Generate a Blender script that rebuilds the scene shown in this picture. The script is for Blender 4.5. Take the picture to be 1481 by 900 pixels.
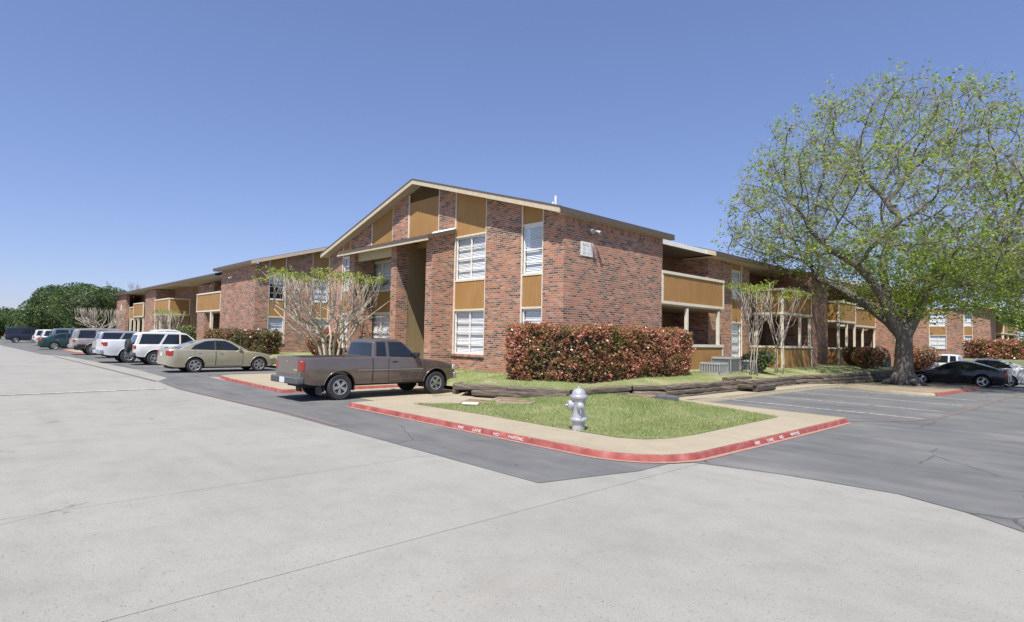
import bpy, bmesh, math, random
import numpy as np
from mathutils import Vector, Matrix

# ------------------------------------------------------------------ scene, camera, light
for o in list(bpy.data.objects):
    bpy.data.objects.remove(o, do_unlink=True)
S = bpy.context.scene
COL = S.collection
R = math.radians
random.seed(7)
rng = np.random.default_rng(7)

# camera: solved from the vanishing points of the building (X along the gable front, Y along its side)
yaw, pitch, roll = R(-46.4114), R(2.71247), R(1.12312)
fwd = Vector((math.sin(yaw) * math.cos(pitch), math.cos(yaw) * math.cos(pitch), math.sin(pitch)))
rgt = Vector((math.cos(yaw), -math.sin(yaw), 0))
up = rgt.cross(fwd)
cr = math.cos(roll) * rgt + math.sin(roll) * up
cu = -math.sin(roll) * rgt + math.cos(roll) * up
cam = bpy.data.cameras.new('camera')
cam.sensor_width = 36.0
cam.lens = 844.144 / 1481 * 36.0
cam.clip_end = 6000
camo = bpy.data.objects.new('camera', cam)
COL.objects.link(camo)
M3 = Matrix((cr, cu, -fwd)).transposed()
camo.matrix_world = Matrix.Translation((0, 0, 1.75)) @ M3.to_4x4()
S.camera = camo

SUN = Vector((0.27, -0.43, 0.90)).normalized()          # towards the sun
w = bpy.data.worlds.new('World')
S.world = w
w.use_nodes = True
nt = w.node_tree
bg = nt.nodes['Background']
sky = nt.nodes.new('ShaderNodeTexSky')
sky.sky_type = 'NISHITA'
sky.sun_disc = False
sky.sun_elevation = math.asin(SUN.z)
sky.sun_rotation = math.atan2(SUN.x, SUN.y)
sky.altitude = 100
sky.air_density = 1.0
sky.dust_density = 0.35
sky.ozone_density = 6.0
gm = nt.nodes.new('ShaderNodeGamma'); gm.inputs[1].default_value = 0.70      # gentler zenith-to-horizon falloff, as in the photograph
tn = nt.nodes.new('ShaderNodeMix'); tn.data_type = 'RGBA'; tn.blend_type = 'MULTIPLY'; tn.inputs[0].default_value = 1.0
tn.inputs[7].default_value = (0.975, 0.975, 1.25, 1)
nt.links.new(sky.outputs[0], gm.inputs[0]); nt.links.new(gm.outputs[0], tn.inputs[6])
nt.links.new(tn.outputs[2], bg.inputs[0])
bg.inputs[1].default_value = 0.148
sl = bpy.data.lights.new('sun', 'SUN')
sl.energy = 5.0
sl.angle = R(0.53)
sl.color = (1.0, 0.95, 0.87)
slo = bpy.data.objects.new('sun', sl)
COL.objects.link(slo)
slo.rotation_euler = SUN.to_track_quat('Z', 'Y').to_euler()
slo.location = SUN * 60
S.view_settings.view_transform = 'Standard'
S.view_settings.look = 'None'
S.view_settings.exposure = 0.38
S.view_settings.gamma = 1.0
S.view_settings.use_curve_mapping = False

# ------------------------------------------------------------------ materials
class NG:
    """small helper for node materials"""
    def __init__(s, name):
        s.m = bpy.data.materials.new(name)
        s.m.use_nodes = True
        s.t = s.m.node_tree
        s.b = s.t.nodes['Principled BSDF']
        s.out = s.t.nodes['Material Output']
    def n(s, kind, **kw):
        x = s.t.nodes.new(kind)
        for k, v in kw.items():
            if k in x.inputs.keys():
                x.inputs[k].default_value = v
            else:
                setattr(x, k, v)
        return x
    def l(s, a, b):
        s.t.links.new(a, b)
    def pos(s):
        return s.n('ShaderNodeNewGeometry').outputs['Position']
    def obj(s):
        return s.n('ShaderNodeTexCoord').outputs['Object']
    def noise(s, vec, scale, detail=4, rough=0.55):
        x = s.n('ShaderNodeTexNoise', Scale=scale, Detail=detail, Roughness=rough)
        s.l(vec, x.inputs['Vector'])
        return x.outputs['Fac']
    def ramp(s, fac, stops, interp='LINEAR'):
        x = s.n('ShaderNodeValToRGB')
        cr = x.color_ramp
        cr.interpolation = interp
        while len(cr.elements) < len(stops):
            cr.elements.new(0.5)
        for e, (p, c) in zip(cr.elements, stops):
            e.position = p
            e.color = (c[0], c[1], c[2], 1) if not isinstance(c, (int, float)) else (c, c, c, 1)
        s.l(fac, x.inputs['Fac'])
        return x.outputs['Color']
    def math(s, op, a, b=None, clamp=False):
        x = s.n('ShaderNodeMath', operation=op)
        x.use_clamp = clamp
        for i, v in enumerate((a, b)):
            if v is None:
                continue
            if isinstance(v, (int, float)):
                x.inputs[i].default_value = v
            else:
                s.l(v, x.inputs[i])
        return x.outputs[0]
    def mix(s, fac, a, b, blend='MIX'):
        x = s.n('ShaderNodeMix', data_type='RGBA', blend_type=blend)
        for sock, v in ((x.inputs[0], fac), (x.inputs[6], a), (x.inputs[7], b)):
            if isinstance(v, (int, float)):
                sock.default_value = v
            elif isinstance(v, tuple):
                sock.default_value = (v[0], v[1], v[2], 1)
            else:
                s.l(v, sock)
        return x.outputs[2]
    def col(s, c):
        if isinstance(c, tuple):
            s.b.inputs['Base Color'].default_value = (c[0], c[1], c[2], 1)
        else:
            s.l(c, s.b.inputs['Base Color'])
    def bump(s, h, strength=0.3, dist=0.01):
        x = s.n('ShaderNodeBump', Strength=strength, Distance=dist)
        s.l(h, x.inputs['Height'])
        s.l(x.outputs[0], s.b.inputs['Normal'])
    def rough(s, r):
        if isinstance(r, (int, float)):
            s.b.inputs['Roughness'].default_value = r
        else:
            s.l(r, s.b.inputs['Roughness'])

def plain(name, c, rough=0.7, metal=0.0, var=0.18, scale=9.0, bump=0.0, spec=None):
    g = NG(name)
    f = g.noise(g.obj(), scale, 5)
    lo = tuple(x * (1 - var) for x in c); hi = tuple(min(1, x * (1 + var)) for x in c)
    g.col(g.ramp(f, [(0.3, lo), (0.7, hi)]))
    g.rough(rough)
    g.b.inputs['Metallic'].default_value = metal
    if spec is not None:
        g.b.inputs['Specular IOR Level'].default_value = spec
    if bump:
        g.bump(g.noise(g.obj(), scale * 6, 6), bump, 0.01)
    return g.m

def brick_mat(name, vertical=False, grey=0.0):
    g = NG(name)
    p = g.pos()
    sp = g.n('ShaderNodeSeparateXYZ'); g.l(p, sp.inputs[0])
    u = g.math('ADD', sp.outputs[0], sp.outputs[1])
    # slight wobble so the courses are not ruled lines
    wob = g.math('MULTIPLY', g.math('SUBTRACT', g.noise(p, 1.3, 2), 0.5), 0.014)
    v = g.math('ADD', sp.outputs[2], wob)
    cb = g.n('ShaderNodeCombineXYZ')
    g.l(v if vertical else u, cb.inputs[0]); g.l(u if vertical else v, cb.inputs[1])
    br = g.n('ShaderNodeTexBrick', offset=0.5)
    br.inputs['Color1'].default_value = (0, 0, 0, 1)
    br.inputs['Color2'].default_value = (1, 1, 1, 1)
    br.inputs['Mortar'].default_value = (0.5, 0.5, 0.5, 1)
    br.inputs['Scale'].default_value = 1.0
    br.inputs['Brick Width'].default_value = 0.21
    br.inputs['Row Height'].default_value = 0.07
    br.inputs['Mortar Size'].default_value = 0.009
    br.inputs['Mortar Smooth'].default_value = 0.25
    br.inputs['Bias'].default_value = 0.0
    g.l(cb.outputs[0], br.inputs['Vector'])
    st = g.n('ShaderNodeMapping'); st.inputs['Scale'].default_value = (0.9, 0.9, 3.2)
    g.l(p, st.inputs['Vector'])
    cl = g.noise(st.outputs[0], 1.6, 3, 0.6)
    val = g.math('ADD', g.math('MULTIPLY', br.outputs['Color'], 0.78), g.math('MULTIPLY', g.math('SUBTRACT', cl, 0.46), 1.25), True)
    c = g.ramp(val, [(0.0, (.095, .088, .088)), (0.15, (.17, .15, .145)), (0.29, (.30, .245, .22)), (0.42, (.44, .26, .20)),
                     (0.56, (.52, .245, .16)), (0.70, (.55, .32, .23)), (0.84, (.57, .41, .32)), (1.0, (.62, .50, .41))])
    fine = g.noise(p, 38, 5, 0.7)
    c = g.mix(0.55, c, g.ramp(fine, [(0.25, .62), (0.75, 1.12)]), 'MULTIPLY')
    stain = g.noise(p, 0.55, 4)
    c = g.mix(0.5, c, g.ramp(stain, [(0.3, .72), (0.65, 1.08)]), 'MULTIPLY')
    c = g.mix(1.0, c, (.90, .67, .555), 'MULTIPLY')
    c = g.mix(br.outputs['Fac'], c, (.47, .37, .29))
    g.col(c)
    g.rough(0.9)
    h = g.math('ADD', g.math('MULTIPLY', g.math('SUBTRACT', 1.0, br.outputs['Fac']), 1.0), g.math('MULTIPLY', fine, 0.5))
    g.bump(h, 0.6, 0.012)
    return g.m

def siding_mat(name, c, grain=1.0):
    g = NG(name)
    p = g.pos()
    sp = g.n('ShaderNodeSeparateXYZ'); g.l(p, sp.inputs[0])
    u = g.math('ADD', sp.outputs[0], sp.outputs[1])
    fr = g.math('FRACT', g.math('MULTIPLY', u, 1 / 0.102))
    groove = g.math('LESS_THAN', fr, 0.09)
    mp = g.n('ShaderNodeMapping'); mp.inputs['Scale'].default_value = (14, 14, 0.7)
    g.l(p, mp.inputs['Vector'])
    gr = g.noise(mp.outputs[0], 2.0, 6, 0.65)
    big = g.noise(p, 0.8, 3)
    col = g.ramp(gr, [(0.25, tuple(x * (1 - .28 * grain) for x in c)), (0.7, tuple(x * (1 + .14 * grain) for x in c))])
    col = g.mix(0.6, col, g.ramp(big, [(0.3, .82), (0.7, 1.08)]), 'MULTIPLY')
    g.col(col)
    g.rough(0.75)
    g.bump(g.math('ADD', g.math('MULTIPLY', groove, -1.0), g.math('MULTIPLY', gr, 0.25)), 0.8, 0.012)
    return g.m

def paint_mat(name, c, metal=0.0, rough=0.32, coat=0.6, dirt=0.12):
    g = NG(name)
    f = g.noise(g.obj(), 3.0, 5)
    g.col(g.ramp(f, [(0.3, tuple(x * (1 - dirt) for x in c)), (0.7, c)]))
    g.b.inputs['Metallic'].default_value = metal
    g.rough(g.ramp(g.noise(g.obj(), 6, 4), [(0.3, rough * 0.8), (0.7, rough * 1.25)]))
    g.b.inputs['Coat Weight'].default_value = coat
    g.b.inputs['Coat Roughness'].default_value = 0.06
    return g.m

def leaf_mat(name, stops, trans=0.35, rough=0.55, big=0.0):
    g = NG(name)
    rnd = g.n('ShaderNodeNewGeometry').outputs['Random Per Island']
    if big:
        nz = g.noise(g.pos(), big, 3)
        rnd = g.math('ADD', g.math('MULTIPLY', rnd, 0.5), g.math('MULTIPLY', g.math('SUBTRACT', nz, 0.25), 1.0), True)
    c = g.ramp(rnd, stops)
    g.col(c)
    g.rough(rough)
    tr = g.n('ShaderNodeBsdfTranslucent'); g.l(c, tr.inputs['Color'])
    mx = g.n('ShaderNodeMixShader'); mx.inputs[0].default_value = trans
    g.l(g.b.outputs[0], mx.inputs[1]); g.l(tr.outputs[0], mx.inputs[2])
    g.l(mx.outputs[0], g.out.inputs['Surface'])
    return g.m

def glass_mat(name, tint=(0.97, 0.985, 0.985), refl=(1, 1, 1)):
    g = NG(name)
    t = g.n('ShaderNodeBsdfTransparent'); t.inputs[0].default_value = (*tint, 1)
    gl = g.n('ShaderNodeBsdfGlossy'); gl.inputs['Roughness'].default_value = 0.02
    gl.inputs['Color'].default_value = (*refl, 1)
    lw = g.n('ShaderNodeLayerWeight'); lw.inputs[0].default_value = 0.5
    fr = g.math('ADD', g.math('MULTIPLY', g.math('POWER', lw.outputs['Facing'], 4.0), 0.5), 0.035)
    mx = g.n('ShaderNodeMixShader')
    g.l(fr, mx.inputs[0]); g.l(t.outputs[0], mx.inputs[1]); g.l(gl.outputs[0], mx.inputs[2])
    g.l(mx.outputs[0], g.out.inputs['Surface'])
    return g.m

def concrete_mat(name, c, speck=0.5, blot=0.16, stain=(0.26, 0.235, 0.20)):
    g = NG(name)
    p = g.pos()
    big = g.noise(p, 0.33, 6, 0.62)
    med = g.noise(p, 1.9, 8, 0.72)
    col = g.ramp(big, [(0.28, tuple(x * (1 - blot) for x in c)), (0.5, c), (0.75, tuple(x * (1 + blot * .5) for x in c))])
    col = g.mix(0.9, col, g.ramp(med, [(0.32, .89), (0.5, 1.0), (0.70, 1.07)]), 'MULTIPLY')
    # exposed aggregate and pits, two sizes
    for sc_, lim in ((58.0, 1.35), (24.0, .55)):
        v = g.n('ShaderNodeTexVoronoi', Scale=sc_); g.l(p, v.inputs['Vector'])
        sz = g.noise(p, sc_ * .37, 3)
        chip = g.math('LESS_THAN', v.outputs['Distance'], g.math('MULTIPLY', g.math('SUBTRACT', sz, 0.40, True), lim))
        chipc = g.ramp(v.outputs['Color'], [(0.0, (.09, .08, .065)), (0.5, (.20, .175, .145)), (0.8, (.30, .275, .24)), (1.0, (.44, .43, .40))])
        col = g.mix(g.math('MULTIPLY', chip, speck), col, chipc)
    fine = g.noise(p, 95, 5, 0.85)
    col = g.mix(0.9, col, g.ramp(fine, [(0.28, .66), (0.5, 1.0), (0.72, 1.22)]), 'MULTIPLY')
    grain = g.noise(p, 42, 6, 0.9)
    col = g.mix(0.85, col, g.ramp(grain, [(0.30, .62), (0.44, .95), (0.58, 1.06), (0.70, 1.25)]), 'MULTIPLY')
    # tyre smears, oil drips and rust-brown water marks
    mp = g.n('ShaderNodeMapping'); mp.inputs['Scale'].default_value = (0.13, 1.25, 1); mp.inputs['Rotation'].default_value = (0, 0, 0.10)
    g.l(p, mp.inputs['Vector'])
    tr = g.noise(mp.outputs[0], 1.1, 6, 0.62)
    col = g.mix(g.ramp(tr, [(0.54, 0.0), (0.76, 0.30)]), col, tuple(x * .60 for x in c))
    mp2 = g.n('ShaderNodeMapping'); mp2.inputs['Scale'].default_value = (0.9, 0.35, 1); mp2.inputs['Location'].default_value = (3.1, 7.7, 0)
    g.l(p, mp2.inputs['Vector'])
    sp = g.noise(mp2.outputs[0], 0.9, 4, 0.55)
    col = g.mix(g.ramp(sp, [(0.62, 0.0), (0.72, 0.34)]), col, stain)
    dr = g.n('ShaderNodeTexVoronoi', Scale=0.55); g.l(p, dr.inputs['Vector'])
    wob = g.noise(p, 5, 4, 0.6)
    drip = g.math('LESS_THAN', dr.outputs['Distance'], g.math('MULTIPLY', g.math('SUBTRACT', wob, 0.44, True), 0.9))
    col = g.mix(g.math('MULTIPLY', drip, 0.5 * speck), col, (.13, .12, .105))
    # hairline cracks
    v = g.n('ShaderNodeTexVoronoi', Scale=0.21, feature='DISTANCE_TO_EDGE')
    wv = g.n('ShaderNodeMix', data_type='VECTOR'); wv.inputs[0].default_value = 0.25
    nz = g.n('ShaderNodeTexNoise', Scale=1.1, Detail=7.0); g.l(p, nz.inputs['Vector'])
    g.l(p, wv.inputs[4]); g.l(nz.outputs['Color'], wv.inputs[5]); g.l(wv.outputs[1], v.inputs['Vector'])
    ck = g.math('MULTIPLY', g.math('LESS_THAN', v.outputs[0], 0.0016), g.math('GREATER_THAN', g.noise(p, 0.35, 2), 0.60))
    col = g.mix(g.math('MULTIPLY', ck, 0.55 * speck), col, (.14, .125, .11))
    g.col(col)
    g.rough(0.92)
    g.bump(g.math('ADD', fine, g.math('MULTIPLY', chip, 0.4)), 0.35, 0.006)
    return g.m

def asphalt_mat(name):
    g = NG(name)
    p = g.pos()
    big = g.noise(p, 0.45, 6, 0.62)
    mp = g.n('ShaderNodeMapping'); mp.inputs['Scale'].default_value = (0.25, 1.6, 1); mp.inputs['Rotation'].default_value = (0, 0, 0.3)
    g.l(p, mp.inputs['Vector'])
    tr = g.noise(mp.outputs[0], 1.4, 6, 0.65)
    col = g.ramp(big, [(0.28, (.100, .103, .102)), (0.5, (.140, .142, .139)), (0.74, (.192, .189, .180))])
    col = g.mix(0.8, col, g.ramp(tr, [(0.3, .75), (0.7, 1.25)]), 'MULTIPLY')
    fine = g.noise(p, 130, 4, 0.85)
    col = g.mix(0.75, col, g.ramp(fine, [(0.3, .55), (0.7, 1.4)]), 'MULTIPLY')
    # hairline cracks
    v = g.n('ShaderNodeTexVoronoi', Scale=0.55, feature='DISTANCE_TO_EDGE')
    wv = g.n('ShaderNodeMix', data_type='VECTOR'); wv.inputs[0].default_value = 0.12
    nz = g.n('ShaderNodeTexNoise', Scale=2.2, Detail=5.0); g.l(p, nz.inputs['Vector'])
    g.l(p, wv.inputs[4]); g.l(nz.outputs['Color'], wv.inputs[5]); g.l(wv.outputs[1], v.inputs['Vector'])
    ck = g.math('MULTIPLY', g.math('LESS_THAN', v.outputs[0], 0.006), g.math('GREATER_THAN', g.noise(p, 0.5, 2), 0.52))
    col = g.mix(g.math('MULTIPLY', ck, 0.6), col, (.045, .047, .05))
    g.col(col)
    g.rough(0.88)
    g.bump(fine, 0.4, 0.008)
    return g.m

def worn_paint(name, c, under, wear=0.5, scale=16):
    g = NG(name)
    p = g.pos()
    f = g.noise(p, scale, 6, 0.7)
    m = g.ramp(f, [(wear - 0.06, 0.0), (wear + 0.05, 1.0)])
    f2 = g.noise(p, 4, 4)
    pc = g.ramp(f2, [(0.3, tuple(x * .78 for x in c)), (0.7, c)])
    g.col(g.mix(m, under, pc))
    g.rough(0.8)
    return g.m

def timber_mat():
    g = NG('weathered_timber')
    o = g.obj()
    mp = g.n('ShaderNodeMapping'); mp.inputs['Scale'].default_value = (0.8, 9, 9)
    g.l(o, mp.inputs['Vector'])
    f = g.noise(mp.outputs[0], 3, 7, 0.7)
    ri = g.n('ShaderNodeObjectInfo').outputs['Random']
    c = g.ramp(f, [(0.28, (.04, .032, .026)), (0.5, (.14, .11, .085)), (0.72, (.32, .27, .21))])
    c = g.mix(0.7, c, g.ramp(ri, [(0, .6), (1, 1.2)]), 'MULTIPLY')
    g.col(c); g.rough(0.95)
    g.bump(f, 1.0, 0.03)
    return g.m

def bark_mat(name, a, b, sc=(6, 6, 1.4)):
    g = NG(name)
    mp = g.n('ShaderNodeMapping'); mp.inputs['Scale'].default_value = sc
    g.l(g.obj(), mp.inputs['Vector'])
    f = g.noise(mp.outputs[0], 2.5, 8, 0.72)
    g.col(g.ramp(f, [(0.3, a), (0.68, b)]))
    g.rough(0.95)
    g.bump(f, 1.0, 0.05)
    return g.m

def grass_ground(name, a, b, dry):
    g = NG(name)
    p = g.pos()
    f = g.noise(p, 60, 6, 0.8)
    d = g.noise(p, 0.9, 5, 0.6)
    c = g.ramp(f, [(0.3, a), (0.7, b)])
    c = g.mix(g.ramp(d, [(0.45, 0.0), (0.72, 0.75)]), c, dry)
    g.col(c); g.rough(0.95)
    g.bump(f, 0.8, 0.03)
    return g.m

class Mats: pass
M = Mats()
M.brick = brick_mat('brick')
M.soldier = brick_mat('brick_soldier', True)
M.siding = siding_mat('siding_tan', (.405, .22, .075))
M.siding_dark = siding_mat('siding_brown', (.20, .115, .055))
M.olive = siding_mat('siding_olive', (.32, .235, .13))
M.trim = plain('trim_cream', (.72, .65, .52), .6, var=.1)
M.trim_white = plain('trim_white', (.80, .78, .74), .5, var=.08)
M.rake = plain('rake_board', (.56, .47, .335), .65, var=.1)
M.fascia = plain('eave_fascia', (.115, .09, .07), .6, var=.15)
M.soffit = plain('soffit', (.50, .42, .30), .7, var=.1)
M.shingle = plain('shingle', (.085, .075, .07), .9, var=.4, scale=14, bump=.6)
M.shingle_grey = plain('shingle_grey', (.30, .28, .26), .9, var=.2, scale=14, bump=.4)
M.blind = plain('blind', (.88, .88, .87), .6, var=.03)
M.glass = glass_mat('window_glass')
M.alu = plain('aluminium_frame', (.55, .55, .55), .45, var=.08)
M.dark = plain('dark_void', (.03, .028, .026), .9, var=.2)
M.metal_grey = plain('grey_metal', (.42, .43, .42), .5, .3, var=.12)
M.ac_dark = plain('coil_grey', (.16, .165, .17), .6, .2, var=.25, scale=30)
M.conc_road = concrete_mat('road_concrete', (.300, .293, .262), speck=.95, blot=.12)
M.conc_walk = concrete_mat('walk_concrete', (.365, .315, .225), speck=.25, blot=.1, stain=(.35, .31, .25))
M.asphalt = asphalt_mat('asphalt')
def kerb_paint():
    g = NG('red_kerb_paint'); p = g.pos()
    sp = g.n('ShaderNodeSeparateXYZ'); g.l(p, sp.inputs[0])
    f = g.noise(p, 26, 8, 0.75); big = g.noise(p, 1.6, 4, 0.6); f2 = g.noise(p, 5, 5)
    # chips gather along the top arris, soot along some stretches
    edge_ = g.ramp(sp.outputs[2], [(0.065, 0.0), (0.10, 0.12)])
    m = g.ramp(g.math('SUBTRACT', g.math('ADD', f, g.math('MULTIPLY', big, .25)), edge_), [(0.40, 0.0), (0.46, 1.0)])
    pc = g.ramp(f2, [(0.3, (.22, .045, .04)), (0.55, (.32, .085, .072)), (0.75, (.40, .16, .135))])
    pc = g.mix(g.ramp(g.noise(p, 2.4, 6, .7), [(0.56, 0.0), (0.72, .6)]), pc, (.09, .055, .05))
    g.col(g.mix(m, (.36, .29, .235), pc)); g.rough(.75); g.bump(f, .4, .006)
    return g.m
M.red = kerb_paint()
M.red_faint = worn_paint('faded_red_paint', (.23, .125, .11), (.16, .155, .148), .52, 7)
M.white_line = worn_paint('white_line_paint', (.58, .58, .56), (.17, .172, .17), .47, 9)
M.stencil = worn_paint('stencil_white', (.80, .74, .70), (.42, .15, .13), .43, 24)
M.timber = timber_mat()
M.lawn = grass_ground('lawn_ground', (.13, .17, .05), (.27, .31, .12), (.44, .38, .24))
M.field = grass_ground('field_ground', (.09, .12, .04), (.18, .19, .08), (.30, .26, .15))
M.soil = grass_ground('bare_soil', (.20, .15, .10), (.36, .29, .20), (.40, .34, .25))
M.grass = leaf_mat('grass_blades', [(0, (.15, .21, .05)), (.5, (.27, .34, .11)), (.8, (.40, .42, .20)), (1, (.56, .51, .31))], .3, big=.7)
M.photinia = leaf_mat('photinia_leaves', [(0, (.05, .08, .025)), (.20, (.13, .17, .05)), (.36, (.27, .24, .09)), (.45, (.33, .15, .08)), (.60, (.48, .18, .115)), (.80, (.66, .32, .24)), (1, (.78, .58, .44))], .3, .30, big=1.4)
M.inner = plain('foliage_shade', (.035, .045, .022), .9, var=.4, scale=20)  # near-black core colour, paints the shade in the gaps between leaves
M.hedge = leaf_mat('hedge_leaves', [(0, (.045, .065, .022)), (.28, (.10, .12, .04)), (.48, (.19, .16, .06)), (.68, (.30, .13, .075)), (1, (.46, .26, .17))], .3, .35, big=.9)
M.elm = leaf_mat('elm_leaves', [(0, (.20, .29, .04)), (.5, (.33, .45, .07)), (1, (.47, .56, .12))], .55)
M.spring = leaf_mat('spring_leaves', [(0, (.17, .24, .03)), (.6, (.30, .38, .05)), (1, (.42, .45, .08))], .45)
M.juniper = leaf_mat('evergreen_leaves', [(0, (.03, .055, .016)), (.45, (.07, .12, .03)), (.8, (.12, .19, .045)), (1, (.18, .25, .07))], .25, big=.35)
M.shrub = leaf_mat('shrub_leaves', [(0, (.07, .11, .03)), (.6, (.15, .20, .07)), (1, (.27, .30, .14))], .25)
M.elm_bark = bark_mat('elm_bark', (.05, .044, .039), (.235, .205, .175))
M.crape_bark = bark_mat('crape_bark', (.30, .25, .20), (.60, .54, .46), (9, 9, 2))
M.twig = bark_mat('bare_twigs', (.24, .20, .185), (.42, .37, .34))
M.tyre = plain('tyre', (.035, .035, .036), .85, var=.3, scale=20)
M.rim = plain('alloy', (.55, .55, .56), .3, .85, var=.1)
M.rim_white = plain('white_wheel', (.75, .75, .76), .35, .1, var=.06)
M.black = plain('black_trim', (.03, .03, .032), .55, var=.2)
M.under = plain('underbody', (.025, .024, .023), .9, var=.2)
M.auto_glass = paint_mat('auto_glass', (.016, .021, .024), 0, .03, .6, .35)
M.auto_glass.node_tree.nodes['Principled BSDF'].inputs['Specular IOR Level'].default_value = .5
M.red_lens = paint_mat('red_lens', (.40, .025, .02), 0, .2, .6, .3)
M.clear_lens = paint_mat('clear_lens', (.65, .65, .62), 0, .15, 1, .1)
M.chrome = plain('chrome', (.62, .62, .63), .2, .9, var=.08)
M.plate = plain('number_plate', (.7, .7, .72), .5, var=.08)
M.hydrant = paint_mat('aluminium_paint', (.54, .55, .575), .35, .38, .2, .25)
M.rust = plain('rusty_lid', (.23, .13, .085), .85, var=.3, bump=.3)
M.slate = plain('dark_block', (.09, .095, .10), .8, var=.25)

# ------------------------------------------------------------------ mesh helpers
ORG = {}
class MB:
    def __init__(s): s.v = []; s.f = []; s.mi = []
    def add(s, vs, fs, mi=0):
        k = len(s.v); s.v += [tuple(v) for v in vs]
        s.f += [tuple(i + k for i in f) for f in fs]; s.mi += [mi] * len(fs)
        return s
    def box(s, x0, x1, y0, y1, z0, z1, mi=0):
        return s.add([(x0, y0, z0), (x1, y0, z0), (x1, y1, z0), (x0, y1, z0), (x0, y0, z1), (x1, y0, z1), (x1, y1, z1), (x0, y1, z1)],
                     [(0, 3, 2, 1), (4, 5, 6, 7), (0, 1, 5, 4), (1, 2, 6, 5), (2, 3, 7, 6), (3, 0, 4, 7)], mi)
    def prism(s, poly, axis, a, b, mi=0):
        n = len(poly)
        def p(q, t):
            return {'x': (t, q[0], q[1]), 'y': (q[0], t, q[1]), 'z': (q[0], q[1], t)}[axis]
        vs = [p(q, a) for q in poly] + [p(q, b) for q in poly]
        fs = [tuple(range(n))[::-1], tuple(range(n, 2 * n))] + [(i, (i + 1) % n, n + (i + 1) % n, n + i) for i in range(n)]
        return s.add(vs, fs, mi)
    def tube(s, pts, rad, n=8, cap=True, mi=0):
        pts = [Vector(p) for p in pts]
        if isinstance(rad, (int, float)): rad = [rad] * len(pts)
        vs = []; fs = []
        u = None
        for i, p in enumerate(pts):
            d = (pts[min(i + 1, len(pts) - 1)] - pts[max(i - 1, 0)])
            if d.length < 1e-9: d = Vector((0, 0, 1))
            d.normalize()
            if u is None:
                u = d.cross(Vector((0, 0, 1)) if abs(d.z) < .9 else Vector((1, 0, 0))).normalized()
            else:
                u = (u - d * u.dot(d))
                u = u.normalized() if u.length > 1e-6 else d.orthogonal().normalized()
            w_ = d.cross(u)
            for k in range(n):
                a = 2 * math.pi * k / n
                vs.append(p + (u * math.cos(a) + w_ * math.sin(a)) * rad[i])
        for i in range(len(pts) - 1):
            for k in range(n):
                a, b = i * n + k, i * n + (k + 1) % n
                fs.append((a, b, b + n, a + n))
        if cap:
            fs.append(tuple(range(n))[::-1]); fs.append(tuple(range((len(pts) - 1) * n, len(pts) * n)))
        return s.add(vs, fs, mi)
    def lathe(s, prof, n=24, c=(0, 0, 0), axis='z', mi=0):
        vs = []; fs = []
        for r, h in prof:
            for k in range(n):
                a = 2 * math.pi * k / n
                x, y = r * math.cos(a), r * math.sin(a)
                q = {'z': (x, y, h), 'y': (x, h, y), 'x': (h, x, y)}[axis]
                vs.append((q[0] + c[0], q[1] + c[1], q[2] + c[2]))
        for i in range(len(prof) - 1):
            for k in range(n):
                a, b = i * n + k, i * n + (k + 1) % n
                fs.append((a, b, b + n, a + n))
        fs.append(tuple(range(n))[::-1]); fs.append(tuple(range((len(prof) - 1) * n, len(prof) * n)))
        return s.add(vs, fs, mi)
    def build(s, name, mat, parent=None, smooth=False, bevel=0.0, seg=2, world=False, recalc=True, angle=40):
        me = bpy.data.meshes.new(name)
        vs = s.v
        if world and parent is not None:
            ox, oy, oz = ORG[parent.name]
            vs = [(x - ox, y - oy, z - oz) for x, y, z in s.v]
        me.from_pydata(vs, [], s.f)
        mats = mat if isinstance(mat, (list, tuple)) else [mat]
        for m in mats: me.materials.append(m)
        if len(mats) > 1: me.polygons.foreach_set('material_index', s.mi)
        if recalc:
            bm = bmesh.new(); bm.from_mesh(me)
            bmesh.ops.recalc_face_normals(bm, faces=bm.faces)
            bm.to_mesh(me); bm.free()
        if smooth:
            me.polygons.foreach_set('use_smooth', [True] * len(me.polygons))
            if smooth == 'auto': me.set_sharp_from_angle(angle=R(angle))
        o = bpy.data.objects.new(name, me); COL.objects.link(o)
        if parent is not None:
            o.parent = parent
            ORG[o.name] = ORG.get(parent.name, (0, 0, 0))
        else:
            ORG[o.name] = (0, 0, 0)
        if bevel:
            b = o.modifiers.new('bevel', 'BEVEL'); b.width = bevel; b.segments = seg; b.limit_method = 'ANGLE'; b.angle_limit = R(35)
            if smooth: b.harden_normals = False
        return o

def tag(o, label, cat, group=None):
    o['label'] = label; o['category'] = cat
    if group: o['group'] = group
    return o
def thing(name, label, cat, loc=(0, 0, 0), rz=0, group=None):
    o = bpy.data.objects.new(name, None); COL.objects.link(o)
    o.location = loc; o.rotation_euler = (0, 0, rz); o.empty_display_size = .3
    ORG[o.name] = tuple(loc)
    return tag(o, label, cat, group)
def struct(o):
    o['kind'] = 'structure'; return o
def stuff(o):
    o['kind'] = 'stuff'; return o

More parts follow.
